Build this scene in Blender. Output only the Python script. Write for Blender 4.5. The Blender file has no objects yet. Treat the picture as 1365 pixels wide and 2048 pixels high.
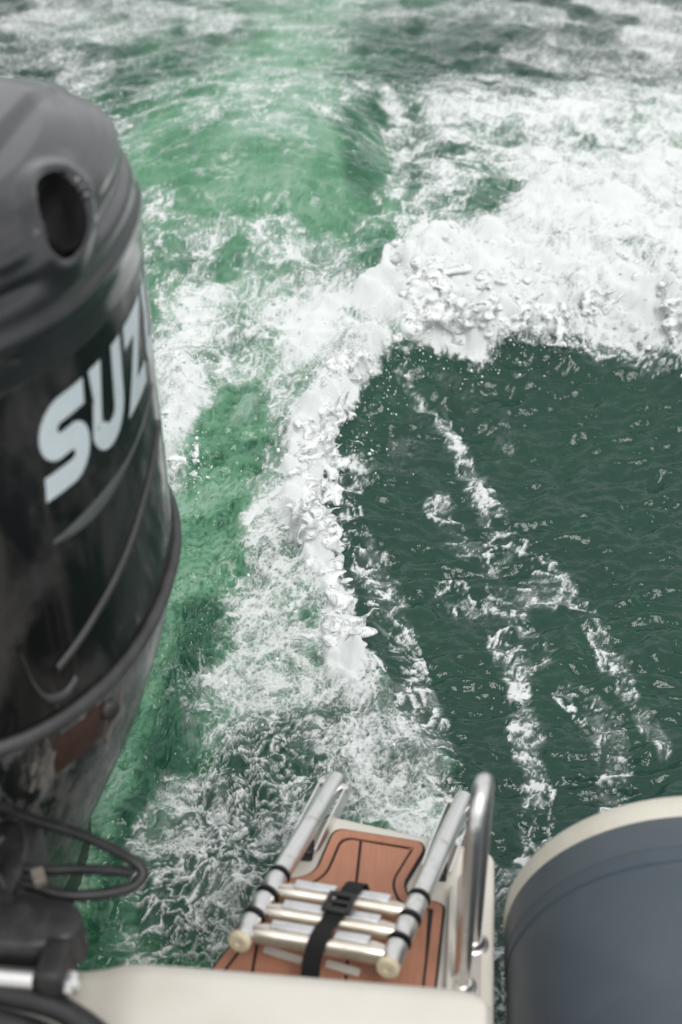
import bpy, math, random
import numpy as np
from math import sin, cos, pi, radians, sqrt
from mathutils import Vector, Matrix

random.seed(7)
scene = bpy.context.scene

# ------------------------------------------------------------------ camera
# metres; x to the right, +y aft (away from the boat), z up, calm water at z = 0
PITCH, YAW, EYE = radians(36.0), radians(5.5), np.array([0.0, 0.0, 2.0])
FOCAL_PX, PPX, PPY = 2844.0, 682.5, 1024.0        # 50 mm on full frame, portrait
cam_data = bpy.data.cameras.new("camera")
cam = bpy.data.objects.new("camera", cam_data)
scene.collection.objects.link(cam)
cam.location = EYE
cam.rotation_euler = (pi / 2 - PITCH, 0, YAW)
cam_data.sensor_fit = 'VERTICAL'
cam_data.sensor_height = 36.0
cam_data.lens = 36.0 * FOCAL_PX / 2048.0
cam_data.clip_start, cam_data.clip_end = 0.05, 20000
cam_data.dof.use_dof = True
cam_data.dof.focus_distance = 2.95
cam_data.dof.aperture_fstop = 3.0
scene.camera = cam

# ------------------------------------------------------------------ sky and sun (bright overcast)
SUN_EL, SUN_AZ = radians(58), radians(150)          # azimuth from +y towards +x
world = bpy.data.worlds.new("World")
scene.world = world
world.use_nodes = True
wn, wl = world.node_tree.nodes, world.node_tree.links
wn.clear()
sky = wn.new('ShaderNodeTexSky')
sky.sky_type = 'NISHITA'
sky.sun_disc = False
sky.sun_elevation = SUN_EL
sky.sun_rotation = SUN_AZ
sky.air_density, sky.dust_density, sky.ozone_density = 1.0, 3.0, 1.0
hs = wn.new('ShaderNodeHueSaturation')
hs.inputs['Saturation'].default_value = 0.16
wl.new(sky.outputs[0], hs.inputs['Color'])
# overcast cloud cover, bright and dark contrast widened for glints on the water
tc = wn.new('ShaderNodeTexCoord')
cl = wn.new('ShaderNodeTexNoise')
cl.inputs['Scale'].default_value = 2.2
cl.inputs['Detail'].default_value = 5
wl.new(tc.outputs['Generated'], cl.inputs['Vector'])
cr = wn.new('ShaderNodeValToRGB')
cr.color_ramp.elements[0].position, cr.color_ramp.elements[1].position = 0.3, 0.7
cr.color_ramp.elements[0].color, cr.color_ramp.elements[1].color = (4.6, 4.9, 5.2, 1), (10.6, 10.6, 10.6, 1)
wl.new(cl.outputs['Fac'], cr.inputs[0])
mx = wn.new('ShaderNodeMixRGB')
mx.inputs[0].default_value = 0.6
wl.new(hs.outputs[0], mx.inputs[1])
wl.new(cr.outputs[0], mx.inputs[2])
bg = wn.new('ShaderNodeBackground')
bg.inputs['Strength'].default_value = 0.12
wl.new(mx.outputs[0], bg.inputs['Color'])
out = wn.new('ShaderNodeOutputWorld')
wl.new(bg.outputs[0], out.inputs['Surface'])

sun_data = bpy.data.lights.new("sun", 'SUN')
sun_data.energy = 1.3
sun_data.angle = radians(25)
sun_data.color = (1.0, 0.97, 0.93)
sun = bpy.data.objects.new("sun", sun_data)
scene.collection.objects.link(sun)
sd = Vector((sin(SUN_AZ) * cos(SUN_EL), cos(SUN_AZ) * cos(SUN_EL), sin(SUN_EL)))
sun.rotation_euler = sd.to_track_quat('Z', 'Y').to_euler()
sun.location = sd * 30

vs = scene.view_settings
vs.view_transform, vs.look, vs.exposure, vs.gamma = 'Standard', 'None', 0.22, 1.0
vs.use_curve_mapping = False
scene.cycles.use_denoising = True
scene.cycles.max_bounces = 6
scene.cycles.sample_clamp_indirect = 4.0

# ------------------------------------------------------------------ helpers
COL = scene.collection


def world_origin(o):
    v = np.zeros(3)
    while o is not None:
        v += np.array(o.location)
        o = o.parent
    return v


def thing(name, label, cat, loc):
    o = bpy.data.objects.new(name, None)
    COL.objects.link(o)
    o.empty_display_size = 0.1
    o.location = loc
    o['label'], o['category'] = label, cat
    return o


def tag(o, label=None, cat=None, kind=None):
    if label: o['label'] = label
    if cat: o['category'] = cat
    if kind: o['kind'] = kind
    return o


def mesh_obj(name, verts, faces, mat, parent=None, smooth=True, sharp=None):
    v = np.asarray(verts, dtype=float)
    if parent is not None:
        v = v - world_origin(parent)
    me = bpy.data.meshes.new(name)
    me.from_pydata([tuple(p) for p in v], [], [tuple(int(i) for i in f) for f in faces])
    me.validate()
    import bmesh
    bm = bmesh.new()
    bm.from_mesh(me)
    bmesh.ops.recalc_face_normals(bm, faces=bm.faces)
    bm.to_mesh(me)
    bm.free()
    if smooth:
        me.polygons.foreach_set('use_smooth', [True] * len(me.polygons))
        if sharp is not None:
            me.set_sharp_from_angle(angle=radians(sharp))
    me.materials.append(mat)
    o = bpy.data.objects.new(name, me)
    COL.objects.link(o)
    if parent is not None:
        o.parent = parent
    return o


class Geo:
    """collects closed shapes that form one part"""
    def __init__(self):
        self.v, self.f = [], []

    def add(self, v, f):
        n = len(self.v)
        self.v.extend([tuple(p) for p in v])
        self.f.extend([tuple(i + n for i in q) for q in f])
        return self

    def build(self, name, mat, parent=None, smooth=True, sharp=40):
        return mesh_obj(name, self.v, self.f, mat, parent, smooth, sharp)

    def box(self, c, size, R=None, bev=0.0):
        hx, hy, hz = [s / 2 for s in size]
        if bev <= 0:
            vs_ = [(x, y, z) for x in (-hx, hx) for y in (-hy, hy) for z in (-hz, hz)]
            fs = [(0, 1, 3, 2), (4, 6, 7, 5), (0, 4, 5, 1), (2, 3, 7, 6), (0, 2, 6, 4), (1, 5, 7, 3)]
        else:
            import bmesh
            bm = bmesh.new()
            bmesh.ops.create_cube(bm, size=1.0)
            for p in bm.verts:
                p.co = (p.co.x * hx * 2, p.co.y * hy * 2, p.co.z * hz * 2)
            bmesh.ops.bevel(bm, geom=bm.edges[:], offset=bev, segments=3, profile=0.5, affect='EDGES')
            bm.verts.index_update()
            vs_ = [tuple(p.co) for p in bm.verts]
            fs = [[p.index for p in f.verts] for f in bm.faces]
            bm.free()
        vs_ = np.array(vs_)
        if R is not None:
            vs_ = vs_ @ np.array(R).T
        return self.add(vs_ + np.array(c), fs)

    def tube(self, pts, r, n=16, cap=True, rfun=None):
        P = np.array(pts, float)
        m = len(P)
        T = np.gradient(P, axis=0)
        T /= np.linalg.norm(T, axis=1)[:, None] + 1e-12
        u = np.cross(T[0], [0, 0, 1.0])
        if np.linalg.norm(u) < 1e-3: u = np.cross(T[0], [1.0, 0, 0])
        u /= np.linalg.norm(u)
        vv, ff = [], []
        for i in range(m):
            u = u - T[i] * (u @ T[i]); u /= np.linalg.norm(u)
            w = np.cross(T[i], u)
            ri = r if rfun is None else rfun(i / (m - 1))
            for k in range(n):
                a = 2 * pi * k / n
                vv.append(P[i] + ri * (cos(a) * u + sin(a) * w))
        for i in range(m - 1):
            for k in range(n):
                k2 = (k + 1) % n
                ff.append((i * n + k, i * n + k2, (i + 1) * n + k2, (i + 1) * n + k))
        if cap:
            ff.append(tuple(range(n - 1, -1, -1)))
            ff.append(tuple((m - 1) * n + k for k in range(n)))
        return self.add(vv, ff)

    def lathe(self, p0, axis, prof, n=24):
        """prof: list of (distance along axis, radius)"""
        ax = np.array(axis, float); ax /= np.linalg.norm(ax)
        u = np.cross(ax, [0, 0, 1.0])
        if np.linalg.norm(u) < 1e-3: u = np.cross(ax, [1.0, 0, 0])
        u /= np.linalg.norm(u); w = np.cross(ax, u)
        vv, ff = [], []
        for d, r in prof:
            for k in range(n):
                a = 2 * pi * k / n
                vv.append(np.array(p0) + ax * d + max(r, 1e-5) * (cos(a) * u + sin(a) * w))
        for i in range(len(prof) - 1):
            for k in range(n):
                k2 = (k + 1) % n
                ff.append((i * n + k, i * n + k2, (i + 1) * n + k2, (i + 1) * n + k))
        ff.append(tuple(range(n - 1, -1, -1)))
        ff.append(tuple((len(prof) - 1) * n + k for k in range(n)))
        return self.add(vv, ff)

    def prism(self, poly, z0, z1, bev=0.0):
        """horizontal polygon pulled from z0 up to z1, with a small chamfer at the top"""
        poly = np.array(poly, float)
        n = len(poly)
        rings = [(poly, z0)]
        if bev > 0:
            rings += [(poly, z1 - bev), (inset(poly, bev * 0.35), z1 - bev * 0.35), (inset(poly, bev), z1)]
        else:
            rings += [(poly, z1)]
        vv, ff = [], []
        for p, z in rings:
            vv += [(x, y, z) for x, y in p]
        for i in range(len(rings) - 1):
            for k in range(n):
                k2 = (k + 1) % n
                ff.append((i * n + k, i * n + k2, (i + 1) * n + k2, (i + 1) * n + k))
        ff.append(tuple(range(n - 1, -1, -1)))
        ff.append(tuple((len(rings) - 1) * n + k for k in range(n)))
        return self.add(vv, ff)


def area2(p):
    x, y = p[:, 0], p[:, 1]
    return float(np.sum(x * np.roll(y, -1) - np.roll(x, -1) * y))


def inset(poly, d):
    p = np.array(poly, float)
    s = 1.0 if area2(p) > 0 else -1.0
    e = np.roll(p, -1, 0) - p
    e /= np.linalg.norm(e, axis=1)[:, None] + 1e-12
    nrm = np.stack([-e[:, 1], e[:, 0]], 1) * s
    n0 = np.roll(nrm, 1, 0)
    b = n0 + nrm
    b /= np.maximum(1e-6, np.linalg.norm(b, axis=1))[:, None]
    c = np.clip((b * nrm).sum(1), 0.35, 1)
    return p + b * (d / c)[:, None]


def rounded(poly, radii, seg=7):
    """round the corners of a polygon"""
    p = [np.array(q, float) for q in poly]
    if not hasattr(radii, '__len__'): radii = [radii] * len(p)
    res = []
    for i in range(len(p)):
        a, b, c = p[i - 1], p[i], p[(i + 1) % len(p)]
        u, v = a - b, c - b
        lu, lv = np.linalg.norm(u), np.linalg.norm(v)
        r = min(radii[i], lu * 0.48, lv * 0.48)
        if r < 1e-4:
            res.append(b); continue
        s, e = b + u / lu * r, b + v / lv * r
        for k in range(seg + 1):
            t = k / seg
            res.append((1 - t) ** 2 * s + 2 * t * (1 - t) * b + t * t * e)
    return np.array(res)


def clip(poly, n, d):
    """part of a polygon with n.p >= d"""
    res = []
    P = [np.array(q) for q in poly]
    for i in range(len(P)):
        a, b = P[i], P[(i + 1) % len(P)]
        da, db = a @ n - d, b @ n - d
        if da >= 0: res.append(a)
        if da * db < 0: res.append(a + (b - a) * da / (da - db))
    return np.array(res) if len(res) > 2 else None


def smooth_path(pts, n=12):
    """Catmull-Rom through the points"""
    P = np.array(pts, float)
    P = np.vstack([2 * P[0] - P[1], P, 2 * P[-1] - P[-2]])
    res = []
    for i in range(1, len(P) - 2):
        for k in range(n):
            t = k / n
            a, b, c, d = P[i - 1], P[i], P[i + 1], P[i + 2]
            res.append(0.5 * (2 * b + (c - a) * t + (2 * a - 5 * b + 4 * c - d) * t * t + (3 * b - a - 3 * c + d) * t ** 3))
    res.append(P[-2])
    return np.array(res)


# ------------------------------------------------------------------ materials
def new_mat(name):
    m = bpy.data.materials.new(name)
    m.use_nodes = True
    nt = m.node_tree
    return m, nt.nodes, nt.links, nt.nodes['Principled BSDF']


def noise_node(nn, ll, scale, detail=4, rough=0.55, stretch=None, dist=0.0):
    t = nn.new('ShaderNodeTexCoord')
    n = nn.new('ShaderNodeTexNoise')
    n.inputs['Scale'].default_value = scale
    n.inputs['Detail'].default_value = detail
    n.inputs['Roughness'].default_value = rough
    n.inputs['Distortion'].default_value = dist
    if stretch:
        mp = nn.new('ShaderNodeMapping')
        mp.inputs['Scale'].default_value = stretch
        ll.new(t.outputs['Object'], mp.inputs['Vector'])
        ll.new(mp.outputs[0], n.inputs['Vector'])
    else:
        ll.new(t.outputs['Object'], n.inputs['Vector'])
    return n


def ramp(nn, ll, src, p0, c0, p1, c1):
    r = nn.new('ShaderNodeValToRGB')
    r.color_ramp.elements[0].position, r.color_ramp.elements[1].position = p0, p1
    c = lambda q: (q, q, q, 1) if not hasattr(q, '__len__') else (*q, 1)
    r.color_ramp.elements[0].color, r.color_ramp.elements[1].color = c(c0), c(c1)
    ll.new(src, r.inputs[0])
    return r


def bump(nn, ll, src, strength, dist, bsdf):
    b = nn.new('ShaderNodeBump')
    b.inputs['Strength'].default_value = strength
    b.inputs['Distance'].default_value = dist
    ll.new(src, b.inputs['Height'])
    ll.new(b.outputs[0], bsdf.inputs['Normal'])
    return b


def worn(name, base, dirt, rough, scale=6, metal=0.0, lo=0.45, hi=0.75, bumps=0.05, coat=0.0, stretch=None, rough2=None, spec=0.5, detail=6):
    """a colour with irregular wear, and a little relief"""
    m, nn, ll, b = new_mat(name)
    n = noise_node(nn, ll, scale, detail, 0.62, stretch, 0.4)
    r = ramp(nn, ll, n.outputs['Fac'], lo, base, hi, dirt)
    ll.new(r.outputs[0], b.inputs['Base Color'])
    rr = ramp(nn, ll, n.outputs['Fac'], lo, rough, hi, rough2 if rough2 is not None else min(1, rough + 0.25))
    ll.new(rr.outputs[0], b.inputs['Roughness'])
    b.inputs['Metallic'].default_value = metal
    b.inputs['Coat Weight'].default_value = coat
    b.inputs['Coat Roughness'].default_value = 0.08
    b.inputs['Specular IOR Level'].default_value = spec
    n2 = noise_node(nn, ll, scale * 25, 3, 0.6)
    bump(nn, ll, n2.outputs['Fac'], bumps, 0.002, b)
    return m


M = {}
M['gelcoat'] = worn('cream_gelcoat', (0.65, 0.62, 0.555), (0.57, 0.54, 0.47), 0.28, 5, lo=0.4, hi=0.8, bumps=0.03)
M['gelcoat_grey'] = worn('grey_nonslip', (0.47, 0.43, 0.40), (0.40, 0.37, 0.34), 0.6, 30, bumps=0.3)
M['pvc'] = worn('slate_blue_pvc', (0.060, 0.079, 0.096), (0.088, 0.105, 0.118), 0.44, 7, lo=0.42, hi=0.82, bumps=0.12, rough2=0.62)
M['pvc_tape'] = worn('slate_blue_pvc_tape', (0.057, 0.077, 0.096), (0.07, 0.09, 0.107), 0.5, 14, lo=0.35, hi=0.8, bumps=0.06, rough2=0.6)
M['cream_pvc'] = worn('cream_pvc', (0.66, 0.63, 0.54), (0.55, 0.51, 0.41), 0.5, 12, lo=0.45, hi=0.85, bumps=0.05)
M['caulk'] = worn('black_foam_backing', (0.012, 0.011, 0.012), (0.03, 0.028, 0.028), 0.7, 60, bumps=0.2)
M['steel'] = worn('weathered_stainless', (0.80, 0.79, 0.77), (0.52, 0.48, 0.42), 0.33, 45, metal=1.0, lo=0.55, hi=0.78, bumps=0.06, rough2=0.5)
M['steel_bright'] = worn('brushed_tread', (0.82, 0.82, 0.82), (0.62, 0.60, 0.57), 0.42, 40, metal=1.0, lo=0.5, hi=0.85, bumps=0.25, rough2=0.6)
M['rung_metal'] = worn('warm_stained_stainless', (0.78, 0.72, 0.63), (0.5, 0.42, 0.32), 0.3, 45, metal=1.0, lo=0.5, hi=0.8, bumps=0.06, rough2=0.5)
M['ivory'] = worn('ivory_plastic', (0.66, 0.58, 0.42), (0.5, 0.42, 0.28), 0.5, 40, bumps=0.1)
M['rubber'] = worn('black_rubber', (0.010, 0.010, 0.011), (0.028, 0.027, 0.028), 0.42, 30, bumps=0.12)
M['webbing'] = worn('black_webbing', (0.008, 0.008, 0.009), (0.02, 0.02, 0.022), 0.8, 200, bumps=0.6, stretch=(1, 4, 1))
M['black_cast'] = worn('black_cast_metal', (0.012, 0.012, 0.013), (0.05, 0.048, 0.046), 0.38, 18, lo=0.5, hi=0.8, bumps=0.15)
M['cowl_black'] = worn('black_lacquer_with_dried_salt', (0.0045, 0.0052, 0.0052), (0.040, 0.038, 0.038), 0.12, 9, lo=0.47, hi=0.68, bumps=0.02, coat=0.08, rough2=0.55, spec=0.4, stretch=(1.0, 1.0, 0.5), detail=9)
M['cowl_salt'] = worn('black_lacquer_with_salt_crust', (0.008, 0.009, 0.009), (0.17, 0.17, 0.165), 0.2, 26, lo=0.47, hi=0.66, bumps=0.1, coat=0.2, rough2=0.7, stretch=(1.0, 1.0, 0.45), detail=9)
M['cowl_top'] = worn('graphite_lacquer', (0.011, 0.011, 0.013), (0.026, 0.026, 0.028), 0.15, 5, lo=0.4, hi=0.75, bumps=0.02, coat=0.55, rough2=0.32)
M['seal'] = worn('grey_rubber_seal', (0.036, 0.036, 0.038), (0.062, 0.062, 0.062), 0.5, 25, bumps=0.1)
M['duct'] = worn('black_duct', (0.006, 0.006, 0.006), (0.012, 0.012, 0.012), 0.6, 20)
M['decal_silver'] = worn('pale_silver_lettering', (0.56, 0.63, 0.66), (0.48, 0.55, 0.58), 0.35, 12, bumps=0.02)
M['decal_grey'] = worn('dull_grey_stripe', (0.10, 0.11, 0.105), (0.06, 0.065, 0.062), 0.4, 14, bumps=0.02)
M['decal_brown'] = worn('red_brown_decal', (0.040, 0.016, 0.011), (0.020, 0.011, 0.009), 0.35, 30)
M['decal_bone'] = worn('faded_bone_decal', (0.17, 0.15, 0.125), (0.06, 0.055, 0.05), 0.45, 60)
M['deck'] = worn('tan_deck', (0.40, 0.29, 0.18), (0.34, 0.24, 0.14), 0.6, 20, bumps=0.2)

# foam teak: fine straight grain
m, nn, ll, b = new_mat('brown_foam_teak')
g = noise_node(nn, ll, 60, 5, 0.6, (6.0, 0.35, 1.0))
n2 = noise_node(nn, ll, 7, 3, 0.5)
r1 = ramp(nn, ll, g.outputs['Fac'], 0.3, (0.36, 0.160, 0.095), 0.72, (0.43, 0.200, 0.124))
r2 = ramp(nn, ll, n2.outputs['Fac'], 0.3, 0.82, 0.7, 1.06)
mu = nn.new('ShaderNodeMixRGB'); mu.blend_type = 'MULTIPLY'; mu.inputs[0].default_value = 1
ll.new(r1.outputs[0], mu.inputs[1]); ll.new(r2.outputs[0], mu.inputs[2])
ll.new(mu.outputs[0], b.inputs['Base Color'])
b.inputs['Roughness'].default_value = 0.62
bump(nn, ll, g.outputs['Fac'], 0.3, 0.001, b)
M['teak'] = m

# ------------------------------------------------------------------ water: noise kit
rng = np.random.RandomState(11)
PERM = rng.permutation(1024).astype(np.int32)
PERM = np.concatenate([PERM, PERM])
GA = rng.rand(1024) * 2 * pi
GX, GY = np.cos(GA).astype(np.float32), np.sin(GA).astype(np.float32)
HX, HY = rng.rand(1024).astype(np.float32), rng.rand(1024).astype(np.float32)


def hsh(i, j, s):
    return PERM[(PERM[(i + s * 57) & 1023] + j) & 1023]


def perlin(x, y, s=0):
    i, j = np.floor(x).astype(np.int32), np.floor(y).astype(np.int32)
    fx, fy = (x - i).astype(np.float32), (y - j).astype(np.float32)
    u, v = fx * fx * fx * (fx * (fx * 6 - 15) + 10), fy * fy * fy * (fy * (fy * 6 - 15) + 10)

    def gr(a, b_, dx, dy):
        h = hsh(a, b_, s)
        return GX[h] * dx + GY[h] * dy
    n00, n10 = gr(i, j, fx, fy), gr(i + 1, j, fx - 1, fy)
    n01, n11 = gr(i, j + 1, fx, fy - 1), gr(i + 1, j + 1, fx - 1, fy - 1)
    return ((n00 * (1 - u) + n10 * u) * (1 - v) + (n01 * (1 - u) + n11 * u) * v) * 1.5


def fbm(x, y, o=4, s=0, gain=0.5):
    t, a, k = 0, 1.0, 1.0
    for q in range(o):
        t = t + a * perlin(x * k + 7.3 * q, y * k - 3.1 * q, s + q)
        a *= gain; k *= 2.03
    return t


def worley(x, y, s=0):
    """distance to nearest and second nearest cell point"""
    i, j = np.floor(x).astype(np.int32), np.floor(y).astype(np.int32)
    f1 = np.full(x.shape, 9.0, np.float32); f2 = f1.copy()
    for a in (-1, 0, 1):
        for c in (-1, 0, 1):
            h = hsh(i + a, j + c, s)
            d = np.hypot(i + a + HX[h] - x, j + c + HY[h] - y).astype(np.float32)
            f2 = np.minimum(f2, np.maximum(f1, d))
            f1 = np.minimum(f1, d)
    return f1, f2


def sstep(a, c, x):
    t = np.clip((x - a) / (c - a), 0, 1)
    return t * t * (3 - 2 * t)


# wake layout: water points projected to image pixels, where the brush strokes are placed
fwv = np.array([-sin(YAW) * cos(PITCH), cos(YAW) * cos(PITCH), -sin(PITCH)])
rtv = np.array([cos(YAW), sin(YAW), 0.0])
upv = np.cross(rtv, fwv)


def to_pixels(x, y, z):
    d = x * fwv[0] + y * fwv[1] + (z - EYE[2]) * fwv[2]
    d = np.maximum(d, 0.15)
    a = x * rtv[0] + y * rtv[1]
    c = x * upv[0] + y * upv[1] + (z - EYE[2]) * upv[2]
    return PPX + FOCAL_PX * a / d, PPY - FOCAL_PX * c / d


def on_level(px, py, z):
    r = fwv + rtv * (px - PPX) / FOCAL_PX - upv * (py - PPY) / FOCAL_PX
    return EYE + r * (z - EYE[2]) / r[2]


def poly_dist(U, V, pts):
    """distance to a polyline, with sign (left of travel positive) and position along it"""
    P = np.array(pts, np.float32)
    best = np.full(U.shape, 1e9, np.float32); sg = np.zeros(U.shape, np.float32); al = np.zeros(U.shape, np.float32)
    for k in range(len(P) - 1):
        a, c = P[k], P[k + 1]
        d = c - a; L2 = float(d @ d) + 1e-9
        t = np.clip(((U - a[0]) * d[0] + (V - a[1]) * d[1]) / L2, 0, 1)
        ex, ey = U - (a[0] + t * d[0]), V - (a[1] + t * d[1])
        q = np.hypot(ex, ey)
        m_ = q < best
        best = np.where(m_, q, best)
        cr_ = d[0] * (V - a[1]) - d[1] * (U - a[0])
        sg = np.where(m_, np.sign(cr_), sg)
        al = np.where(m_, k + t, al)
    return best, sg, al


def build_water():
    # fan of rows, dense where the wake is, running out to the horizon
    rows = []
    for v in np.linspace(2600, -330, 930):
        rows.append(on_level(682, v, 0)[1])
    rows = np.array(rows)
    yfar = rows[-1]
    rows = np.concatenate([[-40, -8, -2, -0.5, 0.1], rows[rows > 0.35], yfar * np.geomspace(1.06, 900, 70)])
    tx = np.concatenate([-np.geomspace(30, 0.56, 26), np.linspace(-0.54, -0.40, 24), np.linspace(-0.398, 0.235, 640), np.linspace(0.24, 0.42, 30), np.geomspace(0.44, 30, 26)])
    Yg, Tg = np.meshgrid(rows, tx, indexing='ij')
    Xg = Tg * (np.maximum(Yg, 0) * 1.0 + 0.75)
    X, Yv = Xg.astype(np.float32).ravel(), Yg.astype(np.float32).ravel()

    # ---- the breaking edge: where white water meets the dark smooth trough
    E = [(960, 1700, .03), (900, 1600, .04), (850, 1500, .05), (800, 1420, .06), (735, 1310, .08), (700, 1220, .09), (650, 1110, .11), (640, 1010, .13),
         (655, 880, .16), (705, 785, .19), (765, 735, .20), (815, 700, .21), (835, 655, .21), (875, 672, .20), (950, 700, .17),
         (1010, 690, .17), (1100, 692, .17), (1180, 655, .18), (1240, 655, .18), (1300, 668, .17), (1365, 690, .17), (1500, 720, .16), (1900, 800, .12), (2600, 950, .08)]
    EW = [on_level(a, c, h * 0.40)[:2] for a, c, h in E]
    EH = np.array([h for _, _, h in E])
    wx = X + 0.10 * fbm(X * 2.2, Yv * 2.2, 2, 3)
    wy = Yv + 0.10 * fbm(X * 2.2 + 40, Yv * 2.2, 2, 4)
    dist, sgn, al = poly_dist(X, Yv, EW)
    ring = [tuple(p) for p in EW] + [(60.0, EW[-1][1]), (60.0, -60.0), (EW[0][0], -60.0)]
    out_m = np.zeros(X.shape, bool)
    for (ax_, ay_), (bx_, by_) in zip(ring, ring[1:] + ring[:1]):
        if ay_ == by_: continue
        out_m ^= ((ay_ > Yv) != (by_ > Yv)) & (X < (bx_ - ax_) * (Yv - ay_) / (by_ - ay_) + ax_)
    s = np.where(out_m, -dist, dist)                  # + inside the wake
    hw, hs_ = 0, 0
    for (ex, ey), eh in zip(EW, EH):
        wgt = 1.0 / ((X - ex) ** 2 + (Yv - ey) ** 2 + 0.03) ** 2
        hw = hw + wgt; hs_ = hs_ + wgt * eh
    hc = (0.56 * hs_ / hw).astype(np.float32)
    rag = 0.045 * fbm(X * 5, Yv * 5, 2, 8) + 0.045 * fbm(X * 11, Yv * 11, 2, 9) + 0.012 * fbm(X * 34, Yv * 34, 2, 10)
    near_edge = np.exp(-(s / 0.35) ** 2)
    se = s + rag * near_edge
    # macro height
    outside = -0.03 + (hc * 0.58 + 0.03) * np.exp(np.minimum(se, 0) / (0.10 + hc))
    inside = hc * (0.58 + 0.42 * sstep(0.0, 0.10, se)) * (0.30 + 0.70 * np.exp(-np.maximum(se - 0.05, 0) / 0.28))
    H = np.where(se < 0, outside, inside)
    fade = sstep(14, 7, Yv) * sstep(-0.5, 0.6, Yv)
    H = H * fade

    def mound(px, py, z, rx, ry, h):
        c = on_level(px, py, z)
        return h * np.exp(-((X - c[0]) / rx) ** 2 - ((Yv - c[1]) / ry) ** 2)
    H = H + mound(540, 330, .12, 0.60, 0.80, 0.20) + mound(330, 430, .05, 0.5, 0.8, 0.05) \
        + mound(1150, 430, .15, 0.75, 0.55, 0.15) + mound(1050, 215, .1, 1.0, 0.35, 0.09) \
        + mound(820, 570, .12, 0.16, 0.16, 0.05) + mound(740, 620, .1, 0.14, 0.14, 0.03) \
        - mound(420, 1000, 0, 0.22, 0.5, 0.04) + mound(360, 780, .05, 0.12, 0.2, 0.06) \
        - mound(800, 330, .05, 0.12, 0.5, 0.07)

    U, V = to_pixels(X, Yv, H)
    # frame-independent jitter so that brush outlines are not smooth
    U = U + 16 * fbm(wx * 7, wy * 7, 3, 21)
    V = V + 16 * fbm(wx * 7 + 9, wy * 5, 3, 22)
    jf = sstep(4.6, 6.2, Yv)
    U = U + 170 * jf * fbm(X * 1.3, Yv * 1.1, 3, 23)
    V = V + 30 * jf * fbm(X * 0.9, Yv * 1.3, 3, 24)
    inside_m = sstep(-0.015, 0.02, se)

    def brush(field, pts, r, val, op=1.0):
        P = np.array(pts, float)
        if len(P) == 1: P = np.vstack([P, P + 0.5])
        lo, hi = P.min(0) - r, P.max(0) + r
        sel = np.nonzero((U > lo[0]) & (U < hi[0]) & (V > lo[1]) & (V < hi[1]))[0]
        if len(sel) == 0: return
        q, _, _ = poly_dist(U[sel], V[sel], P)
        m_ = sstep(1.0, 0.35, q / r) * op
        field[sel] += (val - field[sel]) * m_

    # ---- foam cover
    d = 0.16 + 0.24 * inside_m + 0.10 * sstep(-1, 1, fbm(X * 0.8, Yv * 0.8, 2, 31))
    far = sstep(215, 150, V)
    d = d * (1 - far) + 0.42 * far
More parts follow.
